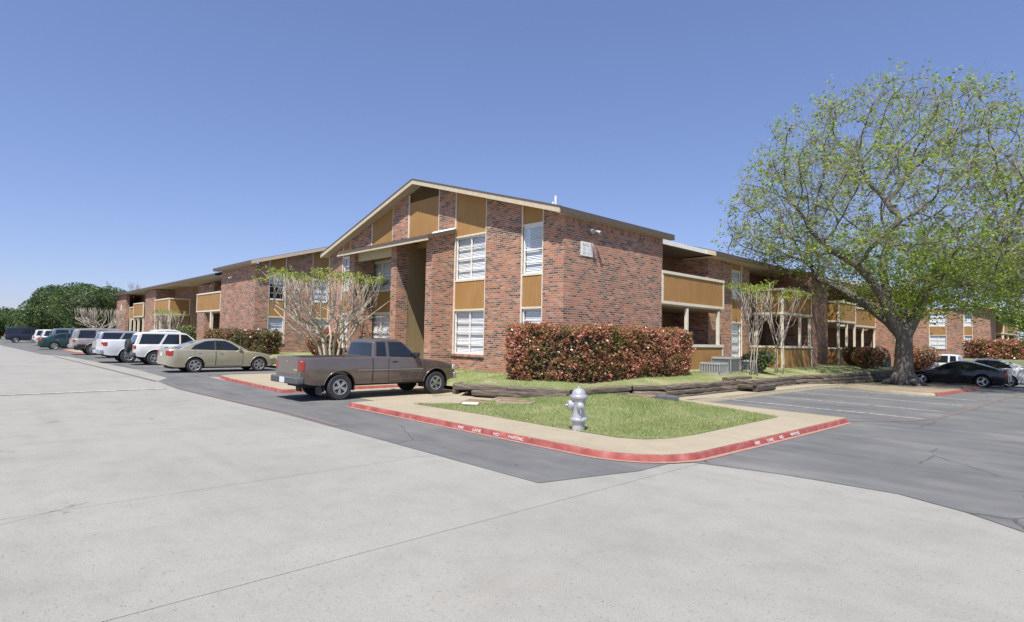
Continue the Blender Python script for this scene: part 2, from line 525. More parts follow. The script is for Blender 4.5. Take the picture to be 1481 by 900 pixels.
def text_obj(txt, size, mat, parent, mw, name='lettering', extrude=.0015, sx=1.0):
    cu_ = bpy.data.curves.new('t', 'FONT'); cu_.body = txt; cu_.size = size; cu_.align_x = 'CENTER'; cu_.align_y = 'CENTER'; cu_.extrude = extrude
    t = bpy.data.objects.new('t', cu_); COL.objects.link(t)
    dg = bpy.context.evaluated_depsgraph_get()
    me = bpy.data.meshes.new_from_object(t.evaluated_get(dg)); bpy.data.objects.remove(t, do_unlink=True)
    me.transform(Matrix.Diagonal((sx, 1, 1, 1)))
    me.transform(mw)
    if parent is not None: me.transform(Matrix.Translation(-Vector(ORG[parent.name])))
    me.materials.clear(); me.materials.append(mat)
    o = bpy.data.objects.new(name, me); COL.objects.link(o)
    if parent is not None: o.parent = parent
    return o

def leaf_mesh(name, cen, size, mat, parent=None, org=(0, 0, 0), upbias=0.0, aspect=0.55, extra=None):
    """one mesh of rhombic leaves at the given centres"""
    n = len(cen)
    cen = np.asarray(cen, float) - np.array(org)
    size = np.broadcast_to(np.asarray(size, float), (n,))
    a = rng.normal(size=(n, 3)); a[:, 2] *= 0.7; a /= np.linalg.norm(a, axis=1)[:, None]
    nn = rng.normal(size=(n, 3)); nn[:, 2] += upbias
    b = np.cross(nn, a); b /= (np.linalg.norm(b, axis=1)[:, None] + 1e-9)
    a = a * size[:, None] * .5; b = b * (size * aspect * .5)[:, None]
    v = np.empty((n, 4, 3)); v[:, 0] = cen - a; v[:, 1] = cen + b; v[:, 2] = cen + a; v[:, 3] = cen - b
    v = v.reshape(-1, 3)
    nv, nf = n * 4, n
    ev, ef = (np.zeros((0, 3)), [])
    me = bpy.data.meshes.new(name)
    if extra is not None:
        ev = np.asarray(extra.v, float) - np.array(org); ef = extra.f
    allv = np.vstack([v, ev]) if len(ev) else v
    me.vertices.add(len(allv)); me.vertices.foreach_set('co', allv.ravel())
    loops = list(np.arange(nv)); starts = list(np.arange(0, nv, 4)); tot = [4] * nf
    p = nv
    for f in ef:
        starts.append(p); tot.append(len(f)); p += len(f); loops += [i + nv for i in f]
    me.loops.add(len(loops)); me.loops.foreach_set('vertex_index', np.array(loops, dtype=np.int32))
    me.polygons.add(len(starts)); me.polygons.foreach_set('loop_start', np.array(starts, dtype=np.int32)); me.polygons.foreach_set('loop_total', np.array(tot, dtype=np.int32))
    me.update(calc_edges=True)
    me.materials.append(mat)
    o = bpy.data.objects.new(name, me); COL.objects.link(o)
    if parent is not None: o.parent = parent
    return o

# ------------------------------------------------------------------ the ground
def zg(x, y):
    """the car park falls away beyond the hydrant lawn"""
    return -0.02 * min(max(y - 25, 0), 20)
def clip(poly, axis, val, keep_less):
    out = []
    for i in range(len(poly)):
        p, q = poly[i], poly[(i + 1) % len(poly)]
        ip = (p[axis] <= val) if keep_less else (p[axis] >= val)
        iq = (q[axis] <= val) if keep_less else (q[axis] >= val)
        if ip: out.append(p)
        if ip != iq:
            t = (val - p[axis]) / (q[axis] - p[axis])
            out.append(tuple(a + t * (b - a) for a, b in zip(p, q)))
    return out
def sheet(name, poly, mat, dz=0.0, depth=0.0):
    mb = MB()
    for lo, hi in ((-9999, 25), (25, 45), (45, 9999)):
        q = poly
        if lo > -9000: q = clip(q, 1, lo, False)
        if hi < 9000 and q: q = clip(q, 1, hi, True)
        if len(q) < 3: continue
        top = [(x, y, zg(x, y) + dz) for x, y in q]
        if depth:
            n = len(q)
            mb.add(top + [(x, y, z - depth) for x, y, z in top], [tuple(range(n))] + [(i, n + i, n + (i + 1) % n, (i + 1) % n) for i in range(n)])
        else:
            mb.add(top, [tuple(range(len(q)))])
    return mb.build(name, mat, recalc=False)
def up_sheet(*a, **k):
    o = sheet(*a, **k)
    bm = bmesh.new(); bm.from_mesh(o.data)
    for f in bm.faces:
        f.normal_update()
        if f.normal.z < -0.5: f.normal_flip()
    bm.to_mesh(o.data); bm.free()
    return o

struct(up_sheet('ground', [(-3000, -3000), (3000, -3000), (3000, 3000), (-3000, 3000)], M.field, -0.06))
# concrete drive: slabs with open joints, laid on a dark bed
struct(up_sheet('road_bed', [(-130, -16), (40, -16), (40, 13), (-130, 13)], plain('joint_dirt', (.25, .23, .19), .95), -0.022))
road = MB().box(-130, 40, -16.02, -15.9, -.03, .004).build('road', M.conc_road)
struct(road)
xs = [-130, -110, -92, -76, -62, -50, -40, -33, -27.5, -23.8, -20.4, -15.85, -11.55, -7.15, -4.28, 0.2, 4.6, 9.2, 14, 20, 28, 40]
ys = [-15.9, -9.5, -3.2, 2.2, 9.0]
ys = [-15.9, -9.2, -2.4, 8.4]
for i in range(len(xs) - 1):
    for j in range(len(ys) - 1):
        g_ = .0045
        x0, x1, y0, y1 = xs[i] + g_, xs[i + 1] - g_, ys[j] + g_, ys[j + 1] - g_
        tilt = random.uniform(-.0006, .0006)
        b = MB().prism([(x0, y0), (x1, y0), (x1, y1), (x0, y1)], 'z', -.02, tilt)
        b.build('concrete_slab', M.conc_road, road)
# asphalt
struct(up_sheet('parking_asphalt', [(-130, 3.2), (-80, 3.6), (-52, 4.5), (-48, 5.5), (-31, 6.1), (-25.2, 5.95), (-23.6, 5.25), (-20, 5.02), (-12.8, 5.32), (-8.5, 5.28), (-4.95, 5.22),
                                        (-4.78, 5.9), (-4.55, 6.75), (-4.55, 7.8), (-13.2, 7.3), (-13.2, 8.3), (-17.4, 8.3), (-17.4, 7.3), (-25, 7.3), (-25, 12), (-130, 12)], M.asphalt, .006))
struct(up_sheet('parking_asphalt', [(-4.55, 7.8), (-4.2, 7.9), (-3.2, 8.12), (-1.9, 8.17), (-1.2, 7.85), (-.7, 7.46), (1.5, 6.9), (7, 6.6), (40, 6.4), (40, 60), (-12, 60), (-12, 28.6), (-8.4, 28.6), (-8.4, 14.6), (-4.55, 14.6)], M.asphalt, .006))
struct(up_sheet('stall_concrete', [(-17.4, 8.25), (-13.1, 8.25), (-13.1, 12.2), (-17.4, 12.2)], M.conc_walk, .012))

def strip(name, pts, wd, mat, dz):
    """painted line along points"""
    mb = MB(); n = len(pts); L = []; Rr = []
    for i in range(n):
        a = Vector((*pts[max(i - 1, 0)], 0)); b = Vector((*pts[min(i + 1, n - 1)], 0)); d = (b - a).normalized(); q = Vector((-d.y, d.x, 0)) * wd / 2
        p = Vector((*pts[i], 0)); L.append(p + q); Rr.append(p - q)
    vs = [(p.x, p.y, zg(p.x, p.y) + dz) for p in L] + [(p.x, p.y, zg(p.x, p.y) + dz) for p in Rr]
    mb.add(vs, [(n + i, n + i + 1, i + 1, i) for i in range(n - 1)])
    return struct(mb.build(name, mat, recalc=False))
for y in (17.35, 19.75, 22.3, 24.9):
    strip('stall_line', [(-8.35, y), (-3.4, y - .35)], .10, M.white_line, .011)
strip('fire_lane_line', [(-4.42, 14.95), (-4.0, 15.5), (-3.5, 16.3), (-3.2, 17.6), (-3.05, 21), (-2.98, 25), (-2.95, 30), (-2.95, 36)], .13, M.red_faint, .012)
strip('fire_lane_line', [(-22.6, 5.35), (-20, 5.14), (-16, 5.28), (-12.8, 5.5), (-10.5, 5.42)], .16, M.red_faint, .012)
strip('fire_lane_line', [(-48, 4.75), (-40, 4.95), (-32, 5.1), (-23.6, 5.2)], .12, M.red_faint, .012)
strip('stop_line', [(-20.35, 0.3), (-20.4, 2.6), (-20.45, 4.8)], .22, worn_paint('old_white_line', (.60, .59, .56), (.33, .32, .29), .54, 4), .012)
for i, x in enumerate((-30.4, -33.6, -36.9, -40.6, -44.3, -48)):
    strip('stall_line', [(x, 6.6), (x, 11.4)], .10, M.white_line, .011)

# pavement with kerb round the hydrant lawn
def arc(cx, cy, r, a0, a1, n):
    return [(cx + r * math.cos(R(a0 + (a1 - a0) * i / n)), cy + r * math.sin(R(a0 + (a1 - a0) * i / n))) for i in range(n + 1)]
edge = [(-13.2, 7.10), (-10.5, 7.09), (-8.0, 7.05), (-6.0, 7.03)] + arc(-5.65, 8.25, 1.22, -90, 0, 9) + [(-4.40, 9.7), (-4.38, 12.0), (-4.37, 14.7)]
inner = [(-8.75, 15.2), (-8.5, 17), (-8.5, 28.4), (-9.7, 28.4), (-9.7, 14.6), (-10.6, 14.6), (-10.6, 11.6), (-13.9, 10.1), (-13.9, 12.2), (-13.2, 12.2)]
def inset(pts, d):
    out = []
    for i, p in enumerate(pts):
        a = Vector(pts[max(i - 1, 0)]); b = Vector(pts[min(i + 1, len(pts) - 1)]); t = (b - a).normalized()
        out.append((p[0] - t.y * d, p[1] + t.x * d))
    return out
walk_edge = inset(edge, .04)
struct(sheet('pavement', walk_edge + inner[:-2] + [(-13.2, 10.4)], M.conc_walk, .105, .2))
def kerb(name, pts, mat, wd=.04, h=.102, gutter=None):
    q = inset(pts, wd); n = len(pts)
    mb = MB()
    jit = [random.uniform(-.004, .004) for _ in range(n)]
    base = inset(pts, -.035)
    vs = [(x, y, zg(x, y) - .05) for x, y in base] + [(x, y, zg(x, y) + h - .02 + j) for (x, y), j in zip(pts, jit)] + [(x, y, zg(x, y) + h + j) for (x, y), j in zip(inset(pts, .018), jit)] + [(x, y, zg(x, y) + h) for x, y in q] + [(x, y, zg(x, y) - .05) for x, y in q]
    fs = []
    for k in range(4):
        fs += [(k * n + i, k * n + i + 1, (k + 1) * n + i + 1, (k + 1) * n + i) for i in range(n - 1)]
    fs += [tuple(k * n for k in range(5)), tuple(k * n + n - 1 for k in range(5))[::-1]]
    mb.add(vs, fs)
    return mb.build(name, mat, smooth='auto')
def dens(pts, step=.45):
    out = []
    for a, b in zip(pts[:-1], pts[1:]):
        n = max(1, int(math.dist(a, b) / step))
        out += [(a[0] + (b[0] - a[0]) * i / n, a[1] + (b[1] - a[1]) * i / n) for i in range(n)]
    return out + [pts[-1]]
kb = struct(kerb('kerb', dens(edge), M.red))
kb2 = struct(kerb('kerb', dens([(-4.37, 14.7), (-4.5, 14.86), (-6.5, 15.05), (-8.75, 15.25)]), M.conc_walk))
struct(kerb('kerb', dens([(-8.5, 15.25), (-8.5, 28.4)]), M.conc_walk))
# painted gutter strip below the kerb
strip('gutter_paint', inset(edge, -.075), .09, worn_paint('gutter_pink', (.42, .21, .17), (.33, .30, .26), .44, 11), .013)
# stencilled lettering on the kerb
for wtxt, x in (('FIRE', -8.72), ('LANE', -8.25), ('NO', -7.72), ('PARKING', -7.22)):
    text_obj(wtxt, .080, M.stencil, kb, Matrix.Translation((x, 7.02, .050)) @ Matrix.Rotation(R(72), 4, 'X'), sx=1.25 if len(wtxt) < 7 else 1.15)
for wtxt, y in (('FIRE', 9.98), ('LANE', 10.50), ('NO', 10.98), ('PARKING', 11.62)):
    text_obj(wtxt, .088, M.stencil, kb, Matrix.Translation((-4.350, y, .052)) @ Matrix.Rotation(R(90), 4, 'Z') @ Matrix.Rotation(R(72), 4, 'X'), sx=1.25 if len(wtxt) < 7 else 1.15)
# left island beside the truck stall, island further along
def island(pts_front, back_y, lab, mat=M.red):
    struct(sheet('pavement', inset(pts_front, .04) + [(pts_front[-1][0], back_y), (pts_front[0][0], back_y)], M.conc_walk, .105, .2))
    struct(kerb('kerb', dens(pts_front), mat))
island([(-24.6, 11.8), (-24.6, 8.0), (-24.2, 7.5), (-22.5, 7.32), (-17.3, 7.12), (-17.2, 11.8)], 12.2, 'left')
island([(-62.5, 11), (-62.4, 7.2), (-61.5, 6.6), (-54, 6.6), (-53.3, 7.2), (-53.2, 11)], 12.2, 'far')
# tree island in the right car park
ti = [(-9.0, 28.3), (-8.2, 27.2), (-7.0, 26.2), (-6.1, 25.6), (-5.2, 25.3), (-4.75, 25.6), (-4.6, 27), (-4.65, 30), (-4.75, 33), (-4.8, 35.6)]
struct(sheet('tree_island', inset(ti, .1) + [(-9.6, 35.6), (-9.6, 28.3)], M.soil, .11, .2))
struct(kerb('kerb', dens(ti[:4]), M.conc_walk, .1))
struct(kerb('kerb', dens(ti[3:6]), M.conc_walk, .1))
struct(kerb('kerb', dens(ti[5:]), M.red, .1))

# ---- lawns
def lawn_patch(name, poly, zf, mat, cuts=3):
    bm = bmesh.new()
    f = bm.faces.new([bm.verts.new((x, y, 0)) for x, y in poly])
    bmesh.ops.triangulate(bm, faces=[f])
    for _ in range(cuts):
        bmesh.ops.subdivide_edges(bm, edges=[e for e in bm.edges if e.calc_length() > .5], cuts=1, use_grid_fill=True)
    bmesh.ops.triangulate(bm, faces=bm.faces)
    for v in bm.verts: v.co.z = zf(v.co.x, v.co.y)
    bmesh.ops.recalc_face_normals(bm, faces=bm.faces)
    for f in bm.faces:
        if f.normal.z < 0: f.normal_flip()
    me = bpy.data.meshes.new(name); bm.to_mesh(me); bm.free(); me.materials.append(mat)
    me.polygons.foreach_set('use_smooth', [True] * len(me.polygons))
    o = bpy.data.objects.new(name, me); COL.objects.link(o)
    return struct(o)
def sm(a, b, x):
    t = min(max((x - a) / (b - a), 0), 1); return t * t * (3 - 2 * t)
def z_lawn(x, y):
    return .113 + .165 * sm(-6.2, -9.8, x) * sm(8.6, 11.6, y) * (1 - .6 * sm(13, 14.4, y)) + .006 * math.sin(3 * x + 1) * math.sin(2.3 * y)
lawn_poly = [(-12.1, 8.22), (-9.6, 8.30), (-6.9, 8.22), (-6.0, 8.24), (-5.6, 8.45), (-5.38, 8.9), (-5.32, 9.6), (-5.42, 13.5), (-7.1, 14.15), (-8.7, 14.38), (-9.5, 14.45), (-10.35, 14.3), (-10.25, 12.0), (-10.0, 11.6), (-10.6, 10.7), (-11.0, 9.7)]
lawn_patch('lawn', lawn_poly, z_lawn, M.lawn)
timber_line = [(-13.9, 10.15), (-13.3, 10.42), (-11.7, 11.15), (-10.15, 11.88), (-10.2, 13.2), (-9.75, 14.35), (-9.35, 15.2), (-9.35, 19.6), (-9.3, 21.2), (-9.35, 26.0), (-9.0, 27.9), (-8.7, 30), (-8.5, 33), (-8.5, 40)]
def z_ter(x, y):
    # terrace rises from the sleepers to the walls
    d = 99
    for a, b in zip(timber_line[:-1], timber_line[1:]):
        ax, ay = a; bx, by = b; L2 = (bx - ax) ** 2 + (by - ay) ** 2
        t = min(max(((x - ax) * (bx - ax) + (y - ay) * (by - ay)) / L2, 0), 1)
        d = min(d, math.hypot(x - ax - t * (bx - ax), y - ay - t * (by - ay)))
    t = sm(-14.4, -13.2, x)
    return (.425 + .185 * sm(0, 1.6, d) + .015 * math.sin(2.1 * x) * math.sin(1.7 * y)) * t + (.13 + .46 * sm(11.75, 13.0, y)) * (1 - t)
terrace_poly = [(p[0] - .04, p[1] + .02) for p in timber_line[1:]] + [(-14.5, 40), (-14.5, 16), (-12.5, 14.2), (-17.5, 14.2), (-17.5, 11.95), (-14.4, 11.9), (-13.7, 11.1)]
lawn_patch('terrace_lawn', terrace_poly, z_ter, M.lawn, 3)
def z_left(x, y):
    return .14 + .46 * sm(11.75, 13.0, y)
lawn_patch('front_lawn', [(-17.5, 11.8), (-17.5, 14), (-24, 14), (-28, 16), (-36, 19), (-37, 14), (-80, 16), (-80, 11.8), (-60, 11.8), (-40, 11.8), (-28, 11.8)], z_left, M.lawn, 4)
lawn_patch('island_grass', [(-21.4, 8.75), (-17.6, 8.3), (-17.6, 11.75), (-23.8, 11.75), (-23.6, 9.6)], lambda x, y: .115 + .04 * sm(8, 11, y), M.lawn, 2)
# hill behind the right car park
lawn_patch('rear_lawn', [(-8.5, 40), (-9.0, 48), (4, 48), (40, 48), (60, 140), (-60, 140), (-60, 60), (-14, 48)], lambda x, y: -.3 + 1.0 * sm(50, 74, y), M.field, 3)

# grass blades: near lawns only, nobody could count them
def inside(x, y, poly):
    c = False; n = len(poly)
    for i in range(n):
        x1, y1 = poly[i]; x2, y2 = poly[(i + 1) % n]
        if (y1 > y) != (y2 > y) and x < (x2 - x1) * (y - y1) / (y2 - y1) + x1: c = not c
    return c
def blades(n, poly, zf, name, label, hmax=.055, excl=None):
    xs_ = [p[0] for p in poly]; ys_ = [p[1] for p in poly]
    vs = []; fs = []
    k = 0
    while k < n:
        x = random.uniform(min(xs_), max(xs_)); y = random.uniform(min(ys_), max(ys_))
        if not inside(x, y, poly) or (excl and excl(x, y)): continue
        patch = .5 + .5 * math.sin(1.7 * x + .6 * math.sin(2.2 * y)) * math.sin(1.3 * y + 1)
        if random.random() > .45 + .55 * patch: continue
        x += random.gauss(0, .03); y += random.gauss(0, .03)
        z = zf(x, y) - .004; h = hmax * random.uniform(.4, 1.0); a = random.uniform(0, 6.28); wv_ = .006
        lx, ly = random.gauss(0, .45) * h, random.gauss(0, .45) * h
        b = len(vs)
        vs += [(x - wv_ * math.cos(a), y - wv_ * math.sin(a), z), (x + wv_ * math.cos(a), y + wv_ * math.sin(a), z), (x + lx, y + ly, z + h)]
        fs.append((b, b + 1, b + 2)); k += 1
    me = bpy.data.meshes.new(name); me.from_pydata(vs, [], fs); me.materials.append(M.grass)
    o = bpy.data.objects.new(name, me); COL.objects.link(o); stuff(o)
    return tag(o, label, 'grass')
blades(42000, lawn_poly, z_lawn, 'grass', 'short mown grass of the corner lawn round the hydrant')
blades(16000, terrace_poly[:10] + [(-12, 22), (-11.7, 13.6), (-17, 13.3), (-17, 11.95), (-14.3, 11.95), (-13.5, 11.1)], z_ter, 'grass', 'patchy grass on the terrace below the hedge and brick wall', .06)
# ------------------------------------------------------------------ building helpers
def fbox(face, d, u0, u1, n0, n1, z0, z1, mb=None, mi=0):
    """box on a facade: u along the wall, n outward from plane d; face '-y' or '+x'"""
    mb = mb or MB()
    if face == '-y': mb.box(u0, u1, d - n1, d - n0, z0, z1, mi)
    else: mb.box(d + n0, d + n1, u0, u1, z0, z1, mi)
    return mb
def wall_box(P, x0, x1, y0, y1, z0, z1, mat=None, name='brick_wall'):
    return MB().box(x0, x1, y0, y1, z0, z1).build(name, mat or M.brick, P, world=True)
def window(P, face, d, u0, u1, z0, z1, cols=2, rows=3, blind=1.0, n=-.10, sill=False):
    """frame, muntins, glass and a white blind behind it"""
    F = lambda *a, mb=None: fbox(face, d, *a, mb=mb)
    mb = MB(); t = .045
    F(u0, u1, n - .04, n + .02, z0, z0 + t, mb=mb); F(u0, u1, n - .04, n + .02, z1 - t, z1, mb=mb)
    F(u0, u0 + t, n - .04, n + .02, z0 + t, z1 - t, mb=mb); F(u1 - t, u1, n - .04, n + .02, z0 + t, z1 - t, mb=mb)
    for c in range(1, cols):
        u = u0 + (u1 - u0) * c / cols; F(u - .022, u + .022, n - .03, n + .015, z0 + t, z1 - t, mb=mb)
    for r in range(1, rows + 1):
        z = z0 + (z1 - z0) * r / (rows + 1); hh = .018 if r == (rows + 1) // 2 else .008
        for c in range(cols):
            a = u0 + (u1 - u0) * c / cols + (.022 if c else t); b = u0 + (u1 - u0) * (c + 1) / cols - (.022 if c < cols - 1 else t)
            F(a, b, n - .025, n + .008, z - hh, z + hh, mb=mb)
    o = mb.build('window', M.trim_white, P, world=True)
    gl = [(u0 + t, z0 + t), (u1 - t, z0 + t), (u1 - t, z1 - t), (u0 + t, z1 - t)]      # a single sheet, so the glass has one face only
    MB().add([(u, d - n + .014, z_) if face == '-y' else (d + n - .014, u, z_) for u, z_ in gl], [(0, 1, 2, 3)]).build('pane', M.glass, o, world=True, recalc=False)
    zb = z0 + (z1 - z0) * (1 - blind)
    mb = MB(); h = z1 - t - zb; k = max(4, int(h / .05))
    for i in range(k):
        za = zb + h * i / k; tl = random.uniform(-.004, .004)
        if face == '-y': mb.add([(u0 + t, d - n + .062 + tl, za + .004), (u1 - t, d - n + .062 - tl, za + .004), (u1 - t, d - n + .085, za + h / k), (u0 + t, d - n + .085, za + h / k)], [(0, 1, 2, 3)])
        else: mb.add([(d + n - .062 - tl, u0 + t, za + .004), (d + n - .062 + tl, u1 - t, za + .004), (d + n - .085, u1 - t, za + h / k), (d + n - .085, u0 + t, za + h / k)], [(0, 1, 2, 3)])
    mb.build('blind', M.blind, o, world=True, recalc=False)
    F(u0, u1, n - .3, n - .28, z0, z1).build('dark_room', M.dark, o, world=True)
    if sill:
        F(u0 - .06, u1 + .06, -.12, .045, z0 - .085, z0 - .005).build('sill', M.soldier, o, world=True)
    return o
def bay(P, face, d, u0, u1, ztop, z=(1.16, 2.73, 3.87, 5.45), base=.35, cols=2, rows=3, upper=True, lower=True, low_blind=1.0, up_blind=1.0, top=None):
    """window bay: windows, tan panels and cream trim between two brick piers. ztop = (z at u0, z at u1)"""
    F = lambda *a, mb=None: fbox(face, d, *a, mb=mb)
    n = -.05; t = .055
    zl0, zl1, zu0, zu1 = z
    # brick under the lower window
    F(u0, u1, -.25, -.012, base, zl0 - .09).build('brick_wall', M.brick, P, world=True)
    def poly_panel(q):
        mb = MB()
        if face == '-y': mb.prism(q, 'y', d - n, d - n + .05)
        else: mb.prism(q, 'x', d + n - .05, d + n)
        return mb.build('siding_panel', M.siding, P, world=True)
    poly_panel([(u0 + t, zu1 + .06), (u1 - t, zu1 + .06), (u1 - t, ztop[1]), (u0 + t, ztop[0])])
    poly_panel([(u0 + t, zl1 + .06), (u1 - t, zl1 + .06), (u1 - t, zu0 - .06), (u0 + t, zu0 - .06)])
    if lower: window(P, face, d, u0 + t, u1 - t, zl0, zl1, cols, rows, low_blind, sill=True)
    if upper: window(P, face, d, u0 + t, u1 - t, zu0, zu1, cols, rows, up_blind)
    for zz in (zl1, zu0 - .06, zu1):
        F(u0 + t, u1 - t, n, -.03, zz, zz + .06).build('trim', M.trim, P, world=True)
    for a, b, zt in ((u0, u0 + t, ztop[0]), (u1 - t, u1, ztop[1])):
        F(a, b, n, -.015, zl0 - .08, zt).build('trim', M.trim, P, world=True)
def balcony(P, X0, X1, Y0, Y1, z0, z1, sides, floor=True, mat=None, name='balcony'):
    """tan boarded parapet with cream cap, foot board and corner posts"""
    mat = mat or M.siding; t = .07; T = .10
    fl = None
    o = None
    for s in sides:
        mb = MB()
        a, b = z0 + T, z1 - T
        if s == 's': mb.box(X0 + T, X1 - T, Y0 + .015, Y0 + t, a, b)
        if s == 'e': mb.box(X1 - t, X1 - .015, Y0 + T, Y1 - T, a, b)
        if s == 'n': mb.box(X0 + T, X1 - T, Y1 - t, Y1 - .015, a, b)
        if s == 'w': mb.box(X0 + .015, X0 + t, Y0 + T, Y1 - T, a, b)
        if o is None: o = mb.build(name, mat, P, world=True)
        else: mb.build('siding_panel', mat, o, world=True)
    for s in sides:
        if s in 'sn':
            y0, y1 = (Y0, Y0 + t + .02) if s == 's' else (Y1 - t - .02, Y1)
            MB().box(X0, X1, y0 - .02, y1, z1 - T, z1).build('cap_rail', M.trim, o, world=True)
            MB().box(X0, X1, y0, y1, z0, z0 + T).build('foot_board', M.trim, o, world=True)
        else:
            x0, x1 = (X1 - t - .02, X1) if s == 'e' else (X0, X0 + t + .02)
            MB().box(x0 - .003, x1 + .02, Y0 + .003, Y1 - .003, z1 - T - .002, z1 + .004).build('cap_rail', M.trim, o, world=True)
            MB().box(x0, x1 + .003, Y0 + .003, Y1 - .003, z0 - .003, z0 + T).build('foot_board', M.trim, o, world=True)
    for (x, y) in {(X0, Y0) if ('s' in sides) else None, (X1, Y0), (X1, Y1), (X0, Y1) if ('n' in sides) else None} - {None}:
        sx = 0 if x == X0 else -T; sy = 0 if y == Y0 else -T
        MB().box(x + sx, x + sx + T, y + sy + .002, y + sy + T, z0 + T, z1 - T).build('corner_board', M.trim, o, world=True)
    if floor:
        MB().box(X0 + .01, X1 - .1, Y0 + .1, Y1 - .1, z0 - .06, z0 + .08).build('floor_deck', M.soffit, o, world=True)
    return o
def post(P, x, y, z0, z1, r=.06):
    return MB().box(x - r, x + r, y - r, y + r, z0, z1).build('post', M.trim, P, world=True, bevel=.008)
def wall_lamp(P, face, d, u, z):
    mb = MB()
    c = (u, d, z) if face == '-y' else (d, u, z)
    o1 = (0, -1, 0) if face == '-y' else (1, 0, 0)
    mb.lathe([(.06, 0), (.06, .03)], 12, (c[0], c[1] - .03 if face == '-y' else c[1], c[2]), 'y' if face == '-y' else 'x')
    s_ = (1, 0, 0) if face == '-y' else (0, 1, 0)
    for k in (-1, 1):
        p0 = Vector(c) + Vector(o1) * .02
        p1 = Vector(c) + Vector(o1) * .16 + Vector(s_) * .12 * k + Vector((0, 0, -.02))
        p2 = p1 + Vector(o1) * .13 + Vector(s_) * .05 * k + Vector((0, 0, -.07))
        mb.tube([p0, p1], .018, 8); mb.tube([p1, p1.lerp(p2, .3), p2], [.03, .05, .075], 12)
    return mb.build('flood_lamp', M.metal_grey, P, smooth='auto', world=True)

# ------------------------------------------------------------------ corner building
A = thing('apartment_building', 'two-storey brick apartment block with large front gable, red hedge at its corner', 'building', (-19.5, 16, .6))
RX, RZ, SL = -19.54, 8.06, .289
def zu(x): return RZ - .17 - SL * abs(x - RX)            # underside of the roof above the gable wall
Yg = 13.37
def pier(x0, x1, z0=.35, mat=None, y1=13.62):
    q = [(x0, z0), (x1, z0), (x1, zu(x1))] + ([(RX, zu(RX))] if x0 < RX < x1 else []) + [(x0, zu(x0))]
    return MB().prism(q, 'y', Yg, y1).build('brick_wall', mat or M.brick, A, world=True)
pier(-27.28, -26.0); pier(-25.2, -23.35); pier(-15.44, -13.68)
MB().prism([(-12.67, .35), (-11.8, .35), (-11.8, zu(-11.8)), (-12.67, zu(-12.67))], 'y', Yg, 13.62).build('brick_wall', M.brick, A, world=True)
pier(-21.55, -20.4, 3.0); pier(-18.25, -17.25, 5.2)
wall_box(A, -21.55, -19.90, Yg + .003, 13.62, .35, 3.0)
wall_box(A, -20.4, -19.90, Yg + .003, 13.62, 3.0, 5.4)
wall_box(A, -20.06, -19.90, 12.985, 13.37, .35, 5.45)
wall_box(A, -17.7, -17.25, Yg + .003, 13.62, .35, 5.2)
Z4 = (1.16, 2.73, 3.87, 5.45)
bay(A, '-y', Yg, -26.0, -25.2, (zu(-26.0), zu(-25.2)), Z4, cols=1)
bay(A, '-y', Yg, -23.35, -21.55, (zu(-23.35), zu(-21.55)), (1.16, 2.73, 3.75, 5.0), cols=2)
bay(A, '-y', Yg, -17.25, -15.44, (zu(-17.25), zu(-15.44)), Z4, cols=2)
bay(A, '-y', Yg, -13.68, -12.67, (zu(-13.68), zu(-12.67)), Z4, cols=1, low_blind=.75)
# upper middle panel with louvre at the ridge
MB().prism([(-20.4, 5.3), (-18.25, 5.3), (-18.25, 7.28), (-20.4, 7.28)], 'y', Yg + .05, Yg + .10).build('siding_panel', M.siding, A, world=True)
lv = MB().prism([(-20.4, 7.28), (-18.25, 7.28), (-18.25, zu(-18.25)), (RX, zu(RX)), (-20.4, zu(-20.4))], 'y', Yg + .10, Yg + .13).build('gable_vent', M.siding_dark, A, world=True)
for i in range(7):
    z = 7.31 + i * .075
    hw = min(1.07, (zu(RX) - z - .05) / SL)
    if hw < .1: break
    MB().add([(max(-20.38, RX - hw), Yg + .04, z), (min(-18.27, RX + hw), Yg + .04, z), (min(-18.27, RX + hw), Yg + .10, z + .05), (max(-20.38, RX - hw), Yg + .10, z + .05)], [(0, 1, 2, 3)]).build('louvre_slat', M.siding_dark, lv, world=True, recalc=False)
for x in (-20.4, -18.31):
    wall_box(A, x, x + .06, Yg + .012, Yg + .05, 5.3, zu(x) - .03, M.trim, 'trim')
# porch fins carrying the shed roof
for x0, x1, y1 in ((-23.5, -23.05, Yg), (-20.08, -19.68, 12.98), (-17.7, -17.28, Yg)):
    MB().prism([(12.43, .35), (y1, .35), (y1, 5.62), (12.43, 5.36)], 'x', x0, x1).build('porch_fin', M.brick, A, world=True)
# stairwell passage
wall_box(A, -19.895, -19.70, 12.985, 18.5, .4, 5.5, M.olive, 'siding_panel')
wall_box(A, -17.68, -17.45, 13.62, 18.5, .4, 5.6, M.olive, 'siding_panel')
wall_box(A, -19.9, -17.45, 18.5, 18.7, .4, 5.6, M.siding_dark, 'siding_panel')
wall_box(A, -19.7, -17.68, 13.3, 18.5, .3, .62, M.conc_walk, 'passage_floor')
wall_box(A, -19.9, -17.4, 13.65, 18.6, 5.5, 5.6, M.soffit, 'ceiling_panel')
stv = None
for i in range(12):
    b = MB().box(-18.75, -17.72, 14.2 + i * .27, 14.5 + i * .27, .62 + i * .2, .68 + i * .2)
    if stv is None: stv = b.build('staircase', M.slate, A, world=True)
    else: b.build('tread', M.slate, stv, world=True)
mb = MB(); mb.tube([(-18.8, 14.1, .62), (-18.8, 14.1, 1.5), (-18.8, 17.4, 4.0)], .025, 8)
for i in range(10): mb.tube([(-18.8, 14.25 + i * .3, .7 + i * .22), (-18.8, 14.25 + i * .3, 1.6 + i * .225)], .012, 6)
mb.build('handrail', M.black, stv, world=True)
